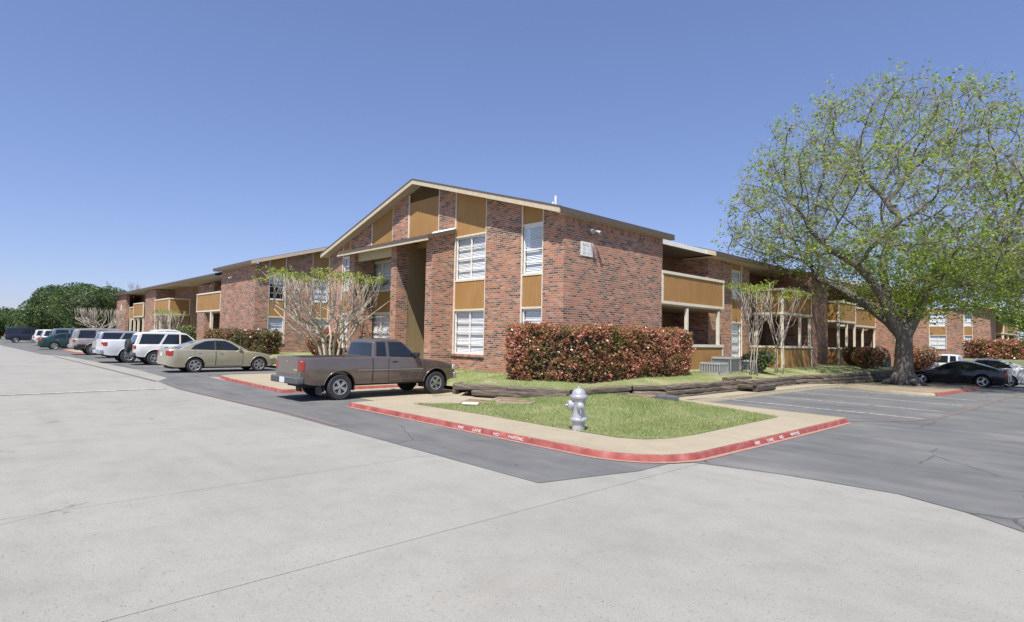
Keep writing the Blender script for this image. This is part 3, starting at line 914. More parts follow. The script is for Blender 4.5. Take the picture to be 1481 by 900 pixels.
# shed porch roof
pr = MB().prism([(12.14, 5.44), (13.37, 5.80), (13.37, 5.68), (12.14, 5.32)], 'x', -24.0, -17.16).build('porch_roof', M.shingle, A, world=True)
MB().box(-24.0, -17.14, 12.10, 12.14, 5.27, 5.43).build('fascia_board', M.fascia, pr, world=True)
MB().box(-24.0, -17.14, 12.08, 12.115, 5.22, 5.285).build('drip_board', M.rake, pr, world=True)
MB().prism([(12.10, 5.27), (12.10, 5.43), (13.36, 5.79), (13.36, 5.63)], 'x', -17.16, -17.12).build('rake_board', M.fascia, pr, world=True)
MB().prism([(12.14, 5.31), (13.36, 5.66), (13.36, 5.63), (12.14, 5.28)], 'x', -24.0, -17.16).build('soffit_panel', M.soffit, pr, world=True)
MB().prism([(13.30, 5.79), (13.37, 5.80), (13.37, 5.86), (13.35, 5.86)], 'x', -18.6, -17.2).build('flashing', M.trim_white, pr, world=True)
MB().box(-23.05, -20.08, 12.6, 12.75, 4.98, 5.36).build('porch_beam', M.rake, A, world=True)
# side wall
wall_box(A, -12.05, -11.8, 13.62, 18.86, .35, 5.62)
MB().box(-11.8, -11.79, 13.39, 18.86, 5.36, 5.60).build('soldier_course', M.soldier, A, world=True)
wall_box(A, -14.4, -12.05, 18.62, 18.86, .35, 5.7)
wall_lamp(A, '+x', -11.8, 14.62, 5.27)
wall_box(A, -27.28, -27.0, 13.62, 19.4, .35, 5.7)
wall_box(A, -27.0, -12.1, 19.2, 19.4, .35, 5.7)
# main roof
EX = 7.92
def chevron(z_off, th, hw=EX, x=RX, z=RZ, sl=SL):
    a = z + z_off
    return [(x - hw, a - sl * hw), (x, a), (x + hw, a - sl * hw), (x + hw, a - sl * hw - th), (x, a - th), (x - hw, a - sl * hw - th)]
rf = MB().prism(chevron(0, .13), 'y', 12.985, 19.4).build('roof', M.shingle, A, world=True)
MB().prism(chevron(.012, .05, EX + .02), 'y', 12.93, 12.985).build('drip_edge', M.fascia, rf, world=True)
MB().prism(chevron(-.04, .165), 'y', 12.945, 12.985).build('rake_board', M.rake, rf, world=True)
MB().prism(chevron(-.135, .03), 'y', 12.99, 13.46).build('soffit_panel', M.soffit, rf, world=True)
MB().box(RX + EX, RX + EX + .03, 12.99, 19.4, RZ - SL * EX - .21, RZ - SL * EX - .01).build('fascia_board', M.fascia, rf, world=True)
MB().box(-11.79, RX + EX - .003, 13.0, 19.4, RZ - SL * EX - .2, RZ - SL * EX - .17).build('soffit_panel', M.soffit, rf, world=True)
for x, y, h in ((-14.2, 15.6, .5), (-15.8, 17.2, .35)):
    MB().lathe([(.045, 0), (.045, h), (.03, h + .01)], 10, (x, y, RZ - SL * abs(x - RX) - .05)).build('vent_pipe', M.trim_white, rf, world=True)
# recess with the first balcony
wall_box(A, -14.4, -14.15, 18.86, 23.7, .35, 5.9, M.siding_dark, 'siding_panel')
window(A, '+x', -14.05, 20.35, 21.25, 3.75, 5.25, 1, 1, n=-.05)
window(A, '+x', -14.05, 20.35, 21.25, 1.0, 2.6, 1, 1, n=-.05)
wall_box(A, -14.15, -12.0, 18.9, 23.7, .35, .66, M.conc_walk, 'patio_slab')
balcony(A, -14.1, -11.78, 18.87, 23.72, 3.17, 4.40, 'e')
wall_box(A, -14.1, -11.9, 18.95, 23.65, 3.03, 3.16, M.siding_dark, 'joist_board')
balcony(A, -14.1, -11.78, 18.87, 23.66, .56, 1.66, 'e', floor=False, name='patio_screen')
for y in (20.75, 23.32): post(A, -11.86, y, 1.66, 3.06)
rr = MB().prism([(RX, 7.82), (-12.38, 7.82 - SL * 7.16), (-12.38, 7.69 - SL * 7.16), (RX, 7.69)], 'y', 19.4, 23.27).build('roof', M.shingle, A, world=True)
MB().box(-12.38, -12.34, 18.9, 23.9, 5.56, 5.74).build('fascia_board', M.trim_white, rr, world=True)
MB().box(-14.1, -12.39, 18.9, 23.65, 5.52, 5.55).build('soffit_panel', M.fascia, rr, world=True)  # dark fascia colour paints the shade of the recess onto this soffit
# second section
wall_box(A, -14.4, -12.5, 23.7, 23.95, .35, 5.8)
wall_box(A, -12.75, -12.5, 23.95, 25.9, .35, 5.62)
bay(A, '+x', -12.5, 25.9, 27.0, (5.6, 5.6), (1.1, 2.68, 3.85, 5.1), cols=1)
wall_box(A, -12.75, -12.5, 27.0, 27.75, .35, 5.62)
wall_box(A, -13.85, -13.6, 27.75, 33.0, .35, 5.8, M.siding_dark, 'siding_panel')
wall_box(A, -13.6, -12.75, 27.6, 27.75, .35, 5.62)
window(A, '+x', -13.5, 28.2, 29.9, 3.45, 5.2, 2, 0, n=-.05, blind=.9)
window(A, '+x', -13.5, 28.2, 29.9, .8, 2.65, 2, 0, n=-.05, blind=.6)
balcony(A, -13.6, -11.2, 28.5, 32.2, 3.17, 4.42, 'se')
balcony(A, -13.6, -11.2, 28.5, 32.2, .44, 1.66, 'se', floor=False, name='patio_screen')
for x, y in ((-11.28, 28.58), (-11.28, 30.75), (-11.28, 32.05), (-12.5, 28.58)): post(A, x, y, 1.66, 3.12)
wall_box(A, -13.6, -11.2, 32.22, 32.95, .2, 5.55)
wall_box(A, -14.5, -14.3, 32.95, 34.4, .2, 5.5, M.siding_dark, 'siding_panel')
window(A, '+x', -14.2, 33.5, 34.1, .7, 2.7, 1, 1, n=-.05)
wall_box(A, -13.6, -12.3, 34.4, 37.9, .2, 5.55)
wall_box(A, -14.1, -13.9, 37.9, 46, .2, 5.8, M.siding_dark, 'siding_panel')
balcony(A, -13.9, -11.7, 38.0, 41.2, 3.12, 4.40, 'se')
balcony(A, -13.9, -11.7, 38.0, 41.2, .35, 1.60, 'se', floor=False, name='patio_screen')
balcony(A, -13.9, -11.85, 41.3, 46.0, 2.96, 4.22, 'se')
balcony(A, -13.9, -11.85, 41.3, 46.0, .35, 1.55, 'se', floor=False, name='patio_screen')
for x, y in ((-11.78, 38.1), (-11.78, 39.6), (-11.78, 41.1), (-11.93, 43.3), (-11.93, 45.9)): post(A, x, y, 1.6, 3.05)
wall_box(A, -16, -10.3, 46.02, 46.3, .1, 5.5)
wall_box(A, -10.55, -10.3, 46.3, 47.5, .1, 5.5)
r2 = MB().prism([(RX - 7, 7.86 - SL * 7), (RX, 7.86), (-11.95, 7.86 - SL * 7.59), (-11.95, 7.73 - SL * 7.59), (RX, 7.73), (RX - 7, 7.73 - SL * 7)], 'y', 23.3, 46).build('roof', M.shingle, A, world=True)
MB().prism([(RX, 7.83), (-11.93, 7.83 - SL * 7.61), (-11.93, 7.64 - SL * 7.61), (RX, 7.64)], 'y', 23.26, 23.3).build('rake_board', M.rake, r2, world=True)
MB().box(-11.95, -11.92, 23.3, 46, 7.65 - SL * 7.59, 7.85 - SL * 7.59).build('fascia_board', M.fascia, r2, world=True)
MB().box(-13.6, -11.96, 23.4, 45.9, 5.44, 5.47).build('soffit_panel', M.soffit, r2, world=True)
r3 = MB().prism([(-16, 6.9), (-9.9, 5.55), (-9.9, 5.4), (-16, 6.75)], 'y', 45.6, 48).build('roof', M.shingle, A, world=True)
MB().prism([(-16, 6.9), (-9.88, 5.55), (-9.88, 5.33), (-16, 6.68)], 'y', 45.55, 45.6).build('rake_board', M.rake, r3, world=True)
# number board on the side wall
sg = MB().box(-11.8, -11.775, 14.17, 14.77, 4.42, 4.87).build('number_sign', M.trim_white, None, bevel=.004)
tag(sg, 'white painted number board fixed high on the brick side wall below a lamp', 'sign')
sgl = plain('sign_lettering', (.33, .34, .33), .7)
for i, s_ in enumerate(('BLDG. C', '101 - 112', '201 - 212')):
    text_obj(s_, .12, sgl, sg, Matrix.Translation((-11.773, 14.47, 4.775 - i * .13)) @ Matrix.Rotation(R(90), 4, 'Z') @ Matrix.Rotation(R(90), 4, 'X'))

# ------------------------------------------------------------------ long block on the left
B = thing('apartment_building', 'long low brick apartment block with tan balconies behind the row of parked cars', 'building', (-50, 17, .6))
wall_box(B, -42.5, -36.2, 13.0, 13.25, .2, 5.98)
def zb(y): return 6.02 + SL * (y - 12.7)
def pierx(y0, y1):
    return MB().prism([(y0, .2), (y1, .2), (y1, zb(y1)), (y0, zb(y0))], 'x', -36.45, -36.2).build('brick_wall', M.brick, B, world=True)
pierx(13.25, 13.8); pierx(14.88, 16.55); pierx(17.75, 21)
bay(B, '+x', -36.2, 13.8, 14.88, (zb(13.8), zb(14.88)), (1.2, 2.78, 3.9, 5.45), cols=1, low_blind=.6, up_blind=.4)
bay(B, '+x', -36.2, 16.55, 17.75, (zb(16.55), zb(17.75)), (1.2, 2.78, 3.9, 5.3), cols=1)
wall_lamp(B, '+x', -36.25, 16.95, 6.1)
wall_lamp(B, '-y', 13.0, -40.0, 5.4)
rb = MB().prism([(12.6, 6.15), (21, 6.15 + SL * 8.4), (29.4, 6.15), (29.4, 6.02), (21, 6.02 + SL * 8.4), (12.6, 6.02)], 'x', -42.95, -35.84).build('roof', M.shingle, B, world=True)
MB().prism([(12.58, 6.12), (21, 6.12 + SL * 8.42), (21, 5.92 + SL * 8.42), (12.58, 5.92)], 'x', -35.84, -35.80).build('rake_board', M.rake, rb, world=True)
MB().box(-42.95, -35.82, 12.56, 12.6, 5.95, 6.13).build('fascia_board', M.fascia, rb, world=True)
MB().box(-42.95, -35.82, 12.61, 12.99, 5.95, 5.98).build('soffit_panel', M.soffit, rb, world=True)
r5 = MB().prism([(12.75, 5.86), (21, 5.86 + SL * 8.25), (21, 5.73 + SL * 8.25), (12.75, 5.73)], 'x', -78.6, -42.96).build('roof', M.shingle, B, world=True)
MB().box(-78.6, -42.96, 12.71, 12.75, 5.70, 5.85).build('fascia_board', M.fascia, r5, world=True)
MB().box(-78.6, -42.96, 12.76, 14.59, 5.66, 5.69).build('soffit_panel', M.soffit, r5, world=True)
wall_box(B, -78, -42.5, 14.6, 14.85, .2, 6.1)
for x0, x1 in ((-43.6, -42.55), (-54.9, -52.4), (-64.2, -62.4)):
    wall_box(B, x0, x1, 14.54, 14.596, .4, 5.55, M.siding_dark, 'siding_panel')
wall_box(B, -47.9, -42.6, 14.54, 14.596, .4, 3.1, M.siding_dark, 'siding_panel')
balcony(B, -48.0, -42.52, 13.0, 14.5, 3.25, 4.62, 's')
MB().box(-48.0, -47.93, 13.1, 14.5, 3.35, 4.5).build('siding_panel', M.siding, B, world=True)
wall_box(B, -47.8, -46.0, 13.03, 13.25, .3, 3.2)
post(B, -44.6, 13.1, 1.0, 3.25, .09); wall_box(B, -46.0, -42.52, 13.02, 13.2, .3, .95); wall_box(B, -46, -42.52, 12.98, 13.22, .953, 1.03, M.trim, 'cap_rail')
wall_box(B, -48.1, -47.3, 14.0, 14.6, .3, 5.55)
wall_box(B, -49.2, -48.15, 14.2, 14.5, .3, 5.55, M.siding, 'siding_panel')
window(B, '-y', 14.2, -49.1, -48.3, 3.6, 5.4, 1, 1, n=.0)
window(B, '-y', 14.6, -53.2, -51.2, 3.5, 5.35, 2, 0, n=.03)
wall_box(B, -52.0, -49.3, 14.2, 14.597, .3, 5.55)
balcony(B, -60.3, -55.4, 12.9, 14.55, 3.2, 4.62, 'se')
for x in (-60.15, -58.4, -55.55): post(B, x, 13.02, .5, 3.15, .09)
wall_box(B, -60.2, -55.5, 14.5, 14.59, .4, 3.0, M.siding_dark, 'siding_panel')
wall_box(B, -64.9, -60.9, 13.1, 13.4, .2, 5.6); wall_box(B, -61.2, -60.9, 13.4, 14.59, .2, 5.6)
balcony(B, -69.2, -65.0, 12.95, 14.55, 3.15, 4.55, 's')
balcony(B, -73.0, -69.25, 13.3, 14.55, 2.95, 4.3, 's')
for x in (-65.2, -67.3, -69.1, -71): post(B, x, 13.1, .5, 3.1, .09)
wall_box(B, -73, -65, 14.5, 14.59, .4, 3.0, M.siding_dark, 'siding_panel')
wall_box(B, -78, -73.1, 13.0, 13.3, .2, 5.62)
wall_box(B, -78, -77.7, 13.3, 14.6, .2, 5.62)
wall_box(B, -75.6, -75.1, 12.965, 12.995, 4.0, 4.6, M.trim_white, 'number_board')

# ------------------------------------------------------------------ block beyond the right car park, grey roofed house far left
Cb = thing('apartment_building', 'distant brick apartment block seen under the big tree beyond the car park', 'building', (-16, 90, .7))
for x0, x1 in ((-30, -16.1), (-14.4, -12.8), (-11.95, -10.4)): wall_box(Cb, x0, x1, 84, 84.25, .2, 6.3)
for x0, x1, cc in ((-16.1, -14.4, 2), (-12.8, -11.95, 1)):
    bay(Cb, '-y', 84, x0, x1, (6.3, 6.3), (1.55, 3.1, 4.22, 5.75), cols=cc, rows=2)
wall_box(Cb, -10.65, -10.4, 84.25, 88.4, .2, 6.2)
wall_box(Cb, -12.2, -11.9, 88.4, 110, .2, 6.2, M.siding_dark, 'siding_panel')
balcony(Cb, -11.9, -9.7, 88.6, 99.5, 3.45, 4.75, 'se')
for y in (88.8, 93, 99.2): post(Cb, -9.85, y, .5, 3.4, .1)
wall_box(Cb, -11.9, -9.7, 99.6, 100.6, .2, 6)
rc = MB().prism([(-30, 6.35), (-20.2, 9.2), (-9.3, 6.15), (-9.3, 6.0), (-20.2, 9.05), (-30, 6.2)], 'y', 83.5, 112).build('roof', M.shingle, Cb, world=True)
MB().box(-9.3, -9.26, 83.5, 112, 5.95, 6.16).build('fascia_board', M.fascia, rc, world=True)
MB().prism([(-30, 6.3), (-20.2, 9.15), (-9.28, 6.1), (-9.28, 5.85), (-20.2, 8.9), (-30, 6.05)], 'y', 83.44, 83.5).build('rake_board', M.rake, rc, world=True)

D_ = thing('apartment_building', 'far block with plain grey shingle roof showing above the long building', 'building', (-104, 30, .5))
MB().box(-116, -93.5, 24, 36, .2, 6.0).build('brick_wall', M.brick, D_, world=True)
MB().prism([(23.4, 5.9), (30, 9.3), (36.6, 5.9)], 'x', -117, -92.5).build('roof', M.shingle_grey, D_, world=True)
for k in (-98.5, -106):
    MB().lathe([(.1, 0), (.1, .7), (.14, .72), (.14, .85)], 10, (k, 28, 8.1)).build('vent_pipe', M.trim_white, D_, world=True)

# ------------------------------------------------------------------ sleeper retaining wall
W = thing('retaining_wall', 'low wall of weathered dark railway sleepers edging the terrace', 'wall', (-9.4, 17, .1))
def sleeper(a, b, z, h=.19, d=.2):
    a = Vector((*a, 0)); b = Vector((*b, 0)); L = (b - a).length
    nseg = max(2, int(L / .35)); vs = []; fs = []
    ring = 8
    for i in range(nseg + 1):
        x = L * i / nseg
        for k in range(ring):
            ang = 2 * math.pi * (k + .5) / ring
            yy = max(-1, min(1, math.cos(ang) * 1.42)) * d / 2; zz = max(-1, min(1, math.sin(ang) * 1.42)) * h / 2
            j = .013
            vs.append((x + (random.uniform(-.02, .02) if i in (0, nseg) else 0), yy + random.uniform(-j, j), zz + random.uniform(-j, j)))
    for i in range(nseg):
        for k in range(ring):
            p, q = i * ring + k, i * ring + (k + 1) % ring
            fs.append((p, q, q + ring, p + ring))
    fs += [tuple(range(ring))[::-1], tuple(range(nseg * ring, (nseg + 1) * ring))]
    o = MB().add(vs, fs).build('sleeper', M.timber, W)
    o.location = (a.x - ORG[W.name][0], a.y - ORG[W.name][1], z + h / 2 - ORG[W.name][2])
    o.rotation_euler = (random.uniform(-.03, .03), random.uniform(-.012, .012), math.atan2(b.y - a.y, b.x - a.x))
def run(pts, z, h=.19, lens=(1.5, 2.4), off=0.0):
    for a, b in zip(pts[:-1], pts[1:]):
        L = math.dist(a, b); t = 0
        first = True
        while t < L - .05:
            l = min(L - t, random.uniform(*lens) * (off if first and off else 1)); first = False
            if L - t - l < .4: l = L - t
            p = lambda s: (a[0] + (b[0] - a[0]) * s / L, a[1] + (b[1] - a[1]) * s / L)
            sleeper(p(t + .006), p(t + l - .006), z + random.uniform(-.012, .012), h)
            t += l
T1 = [(-14.0, 10.1), (-11.75, 11.12), (-10.15, 11.86)]
T1 = [(-13.25, 10.42), (-11.75, 11.12), (-10.15, 11.86)]
run(T1, .27, .17, (2.3, 2.6)); run([(-12.6, 10.55), (-10.1, 11.68)], .13, .17, (2.2, 2.6))
run([(-13.3, 10.48), (-13.72, 11.1), (-14.4, 11.86)], .12, .2, (1.2, 1.6)); run([(-13.3, 10.5), (-13.66, 11.05)], .27, .17, (1.2, 1.6))
T2 = [(-10.1, 11.95), (-9.95, 14.2)]
run(T2, .27, .17, (2.4, 2.6)); run([(-10.06, 12.6), (-9.9, 14.1)], .12, .18)
T3 = [(-9.9, 14.3), (-9.35, 15.1), (-9.33, 19.5)]
run(T3, .30, .165); run([(-9.85, 14.25), (-9.31, 15.1), (-9.29, 19.6)], .16, .145, off=.6); run([(-9.8, 14.4), (-9.27, 15.3), (-9.25, 19.4)], .05, .12, off=.8)
# planter corner
run([(-9.3, 19.6), (-8.72, 19.7)], .2, .18); run([(-9.3, 19.6), (-8.72, 19.7)], .34, .16)
run([(-8.66, 19.65), (-8.66, 21.15)], .1, .24, (2, 2.4)); run([(-8.7, 19.6), (-8.7, 21.2)], .32, .19, (2, 2.4)); run([(-8.7, 21.15), (-9.3, 21.2)], .32, .18)
run([(-9.5, 19.2), (-9.6, 21.3)], .44, .12)
T4 = [(-9.32, 21.3), (-9.34, 26.0), (-9.0, 27.9), (-8.75, 30), (-8.55, 36)]
run(T4, .30, .165); run([(p[0] + .03, p[1]) for p in T4], .15, .155, off=.6); run([(p[0] + .06, p[1]) for p in T4], -.01, .16, off=.8)
# earth fill of the planter corner
struct(up_sheet('planter_soil', [(-9.35, 19.7), (-8.75, 19.75), (-8.75, 21.1), (-9.35, 21.15)], M.soil, .46))
# ------------------------------------------------------------------ vehicles
def interp(pts, x):
    if x <= pts[0][0]: return pts[0][1]
    for (a, b), (c, d) in zip(pts[:-1], pts[1:]):
        if x <= c: return b + (d - b) * (x - a) / max(c - a, 1e-6)
    return pts[-1][1]
def wheel_meshes(key, r, tw, rim_r, spokes, rim_mat, cache={}):
    if key in cache: return cache[key]
    mb = MB()
    mb.lathe([(rim_r, -tw / 2 + .03), (rim_r + .01, -tw / 2 + .004), (r - .035, -tw / 2), (r - .008, -tw / 2 + .025), (r, -tw / 2 + .05), (r, tw / 2 - .05), (r - .008, tw / 2 - .025), (r - .035, tw / 2), (rim_r + .01, tw / 2 - .004), (rim_r, tw / 2 - .03)], 30, axis='y')
    t = mb.build('wheel', M.tyre, None, smooth='auto')
    mb = MB(); d = tw / 2
    n = 30
    prof = [(rim_r + .012, d - .012), (rim_r - .006, d - .002), (rim_r - .022, d - .012), (rim_r - .03, d - .09), (.05, d - .095)]
    vs = []; fs = []; mi = []
    for rr_, h in prof:
        for k in range(n):
            a = 2 * math.pi * k / n; vs.append((rr_ * math.cos(a), h, rr_ * math.sin(a)))
    for i in range(len(prof) - 1):
        for k in range(n):
            a, b = i * n + k, i * n + (k + 1) % n
            mb.f.append((a, b, b + n, a + n)); mb.mi.append(0 if i < 2 else 1)
    mb.v = vs
    for s in range(spokes):
        a = 2 * math.pi * s / spokes + .3
        ca, sa = math.cos(a), math.sin(a)
        def q(rad, w_, y): return (rad * ca - w_ * sa, y, rad * sa + w_ * ca)
        w0, w1 = rim_r * .13, rim_r * (.24 if spokes < 6 else .17)
        pts = [q(.03, -w0, d - .015), q(.03, w0, d - .015), q(rim_r - .015, w1, d - .018), q(rim_r - .015, -w1, d - .018)]
        bk = [(x, y - .05, z) for x, y, z in pts]
        mb.add(pts + bk, [(0, 1, 2, 3), (0, 4, 5, 1), (1, 5, 6, 2), (2, 6, 7, 3), (3, 7, 4, 0)], 0)
    mb.lathe([(.055, d - .06), (.05, d - .008), (.02, d - .003)], 14, axis='y')
    mb.mi += [0] * (len(mb.f) - len(mb.mi))
    rm = mb.build('rim', [rim_mat, M.black], None, recalc=True)
    cache[key] = (t.data, rm.data)
    bpy.data.objects.remove(t, do_unlink=True); bpy.data.objects.remove(rm, do_unlink=True)
    return cache[key]

def car(name, label, loc, heading, sp, paint, group, detail=True, rim_mat=None, spokes=5, cat='car'):
    rz = {'+y': math.pi / 2, '-x': math.pi, '+x': 0, '-y': -math.pi / 2}.get(heading, heading)
    C0 = thing(name, label, cat, (loc[0], loc[1], loc[2] if len(loc) > 2 else 0), rz, group)
    xr, xf, W, zl, wb, r = sp['xr'], sp['xf'], sp['W'], sp['zl'], sp['wb'], sp['r']
    tw = sp.get('tw', .21); Ra = sp.get('arch', r + .07); top = sp['top']; bed = sp.get('bed')
    xm, hl = (xr + xf) / 2, (xf - xr) / 2
    ztop = max(z for _, z in top)
    lower2 = sp.get('cladding')
    def zbot(x):
        e = max(0, (abs(x - xm) / hl - .82) / .18)
        z = zl + .10 * e * e
        for xw in (0, wb):
            if abs(x - xw) < Ra: z = max(z, r + math.sqrt(max(0, Ra * Ra - (x - xw) ** 2)))
        return z
    def hw(x, z):
        u = abs(x - xm) / hl
        plan = 1 - .025 * u * u - sp.get('taper', .13) * max(0, (u - .84) / .16) ** 2.2
        t = min(max((z - zl) / (ztop - zl), 0), 1)
        return W / 2 * plan * (1 - .05 * (1 - t) ** 2 * (1 - t) - .045 * t ** 4 - .012 * math.sin(t * 9.4) * .5)
    st = set(np.round(np.linspace(xr, xf, 44), 4))
    st |= {round(xr + .03, 4), round(xr + .07, 4), round(xf - .03, 4), round(xf - .08, 4)}
    for xw in (0, wb):
        for k in range(17):
            st.add(round(xw - Ra * math.cos(math.pi * k / 16), 4))
        st.add(round(xw - Ra - .004, 4)); st.add(round(xw + Ra + .004, 4))
    for x, _ in top: st.add(round(x, 4))
    if bed: st |= {bed[0], round(bed[0] + .004, 4), bed[1], round(bed[1] - .004, 4)}
    st = sorted(x for x in st if xr <= x <= xf)
    T = [0, .12, .28, .46, .64, .8, .92, .975, 1.0]
    FR = [1, .93, .915, .45, 0, -.45, -.915, -.93, -1]
    mb = MB(); idx = {}
    for i, x in enumerate(st):
        z0, z1 = zbot(x), interp(top, x)
        z0 = min(z0, z1 - .05)
        for k, t in enumerate(T):
            z = z0 + (z1 - z0) * t
            y = hw(x, z) - (.03 if k == len(T) - 1 else .010 if k == len(T) - 2 else 0)
            for s in (1, -1):
                idx[i, k, s] = len(mb.v); mb.v.append((x, s * y, z))
        yt = hw(x, z1) - .03
        inb = bed and bed[0] + .002 <= x <= bed[1] - .002
        for j, f in enumerate(FR[1:-1]):
            if inb: z = z1 if abs(f) == .93 else bed[2]
            else: z = z1 + sp.get('crown', .035) * (1 - f * f)
            idx[i, 't', j] = len(mb.v); mb.v.append((x, yt * f, z))
    nT = len(T); nF = len(FR) - 2
    for i in range(len(st) - 1):
        for s in (1, -1):
            for k in range(nT - 1):
                q = (idx[i, k, s], idx[i + 1, k, s], idx[i + 1, k + 1, s], idx[i, k + 1, s])
                zc = (mb.v[q[0]][2] + mb.v[q[2]][2]) / 2
                mb.f.append(q if s < 0 else q[::-1]); mb.mi.append(1 if (lower2 and zc < lower2) else 0)
        row = lambda i: [idx[i, nT - 1, 1]] + [idx[i, 't', j] for j in range(nF)] + [idx[i, nT - 1, -1]]
        a, b = row(i), row(i + 1)
        for j in range(len(a) - 1):
            mb.f.append((a[j], a[j + 1], b[j + 1], b[j])); mb.mi.append(0)
    for i in (0, len(st) - 1):
        for k in range(nT - 1):
            q = (idx[i, k, 1], idx[i, k, -1], idx[i, k + 1, -1], idx[i, k + 1, 1])
            zc = mb.v[q[0]][2]
            mb.f.append(q if i else q[::-1]); mb.mi.append(1 if (lower2 and zc < lower2 - .03) else 0)
        a = row(i)
        mb.f.append(tuple(a) if i else tuple(a[::-1])); mb.mi.append(0)
    body = mb.build('body', [paint, sp.get('clad_mat', M.black)], C0, smooth='auto', recalc=True, angle=32)
    # wheel wells and underside
    for xw in (0, wb):
        for s in (1, -1):
            mb = MB(); n = 20; y1 = s * (W / 2 - .05); y0 = s * (W / 2 - .34)
            vs = []
            for k in range(n + 1):
                a = -.25 + (math.pi + .5) * k / n
                for y in (y0, y1): vs.append((xw + (Ra - .004) * math.cos(a), y, r + (Ra - .004) * math.sin(a)))
            fs = [(2 * k, 2 * k + 1, 2 * k + 3, 2 * k + 2) for k in range(n)] + [tuple(2 * k for k in range(n + 1))]
            mb.add(vs, fs).build('wheel_well', M.under, C0)
    mb = MB().box(xr + .25, xf - .3, -(W / 2 - .3), W / 2 - .3, zl - .07, zl + .12)
    mb.box(Ra + .02, wb - Ra - .02, -(W / 2 - .12), W / 2 - .12, zl - .03, zl + .05)
    mb.tube([(0, -W / 2 + .2, r), (0, W / 2 - .2, r)], .05, 8)
    mb.build('underbody', M.under, C0)
    # wheels
    td, rd = wheel_meshes((name, r, tw, spokes), r, tw, r * sp.get('rimf', .62), spokes, rim_mat or M.rim)
    for xw in (0, wb):
        for s in (1, -1):
            o = bpy.data.objects.new('wheel', td); COL.objects.link(o); o.parent = C0
            o.location = (xw, s * (W / 2 - tw / 2 - .015), r); o.rotation_euler = (0, random.uniform(0, 1), 0 if s > 0 else math.pi)
            q = bpy.data.objects.new('rim', rd); COL.objects.link(q); q.parent = o
    # cabin
    gh = sp['gh']; yb, yr = sp['yb'], sp['yr']; zb0 = min(z for _, z in gh); zr0 = max(z for _, z in gh)
    def gy(z): return yb + (yr - yb) * min(max((z - zb0) / (zr0 - zb0), 0), 1) ** 1.25
    mb = MB(); n = len(gh); FR2 = [1, .9, .5, 0, -.5, -.9, -1]
    for f in FR2:
        for x, z in gh:
            up_ = (z - zb0) / (zr0 - zb0)
            mb.v.append((x + (0.05 * (1 - f * f) * (1 if x > (gh[0][0] + gh[-1][0]) / 2 else -.6) * (1 - up_)), gy(z) * f, z + (.03 * (1 - f * f) * up_) - (.0 if abs(f) < 1 else .012 * up_)))
    for j in range(len(FR2) - 1):
        for i in range(n - 1):
            a = j * n + i; mb.f.append((a, a + 1, a + 1 + n, a + n)); mb.mi.append(0)
    mb.f.append(tuple(range(n))); mb.mi.append(0); mb.f.append(tuple(range((len(FR2) - 1) * n, len(FR2) * n))[::-1]); mb.mi.append(0)
    cab = mb.build('cabin', paint, C0, smooth='auto', bevel=.022, seg=3, angle=28)
    def pane(poly, s, nm, off, mat, par, grow=1.0):
        cx = sum(p[0] for p in poly) / len(poly); cz = sum(p[1] for p in poly) / len(poly)
        q = [(cx + (x - cx) * grow, cz + (z - cz) * (1 + (grow - 1) * 1.6)) for x, z in poly]
        vs = [(x, s * (gy(z) + off), z) for x, z in q] + [(x, s * (gy(z) - .02), z) for x, z in q]; m = len(q)
        return MB().add(vs, [tuple(range(m))] + [(i, (i + 1) % m, m + (i + 1) % m, m + i) for i in range(m)]).build(nm, mat, par)
    for s in (1, -1):
        for poly in sp['panes']:
            fr_ = pane(poly, s, 'window', .004, M.black, C0, 1.07)
            pane(poly, s, 'pane', .009, M.auto_glass, fr_)
    def sloped(e, nm, sgn, iy=.09, ins=.08):
        (xa, za), (xb, zb_) = e
        d = Vector((xb - xa, 0, zb_ - za)); L = d.length; d.normalize(); nrm = Vector((d.z, 0, -d.x)) * sgn
        vs = []
        for t in (ins, 1 - ins):
            z = za + (zb_ - za) * t; x = xa + (xb - xa) * t
            up_ = (z - zb0) / (zr0 - zb0)
            for f in (1, .5, 0, -.5, -1):
                y = (gy(z) - iy) * f; ff = y / gy(z)
                bow = .05 * (1 - ff * ff) * (1 if sgn > 0 else -.6) * (1 - up_)
                vs.append(Vector((x + bow, y, z + .03 * (1 - ff * ff) * up_)) + nrm * .012)
        fs = [(k, k + 1, k + 6, k + 5) for k in range(4)]
        return MB().add(vs, fs).build(nm, M.auto_glass, C0, smooth=True)
    sloped(sp['ws'], 'windshield', 1); sloped(sp['rw'], 'rear_window', -1, sp.get('rw_in', .1))
    # doors, lamps, bumpers, mirrors
    def patch(x0, x1, z0, z1, s, off, nm, mat, par, nx=8, nz=7):
        vs = []
        for i in range(nx + 1):
            x = x0 + (x1 - x0) * i / nx
            za = max(z0, zbot(x) + .005); zt_ = min(z1, interp(top, x) - .03)
            for k in range(nz + 1):
                z = za + (zt_ - za) * k / nz; vs.append((x, s * (hw(x, z) + off), z))
        fs = [(i * (nz + 1) + k, (i + 1) * (nz + 1) + k, (i + 1) * (nz + 1) + k + 1, i * (nz + 1) + k + 1) for i in range(nx) for k in range(nz)]
        return MB().add(vs, fs).build(nm, mat, par, smooth=True)
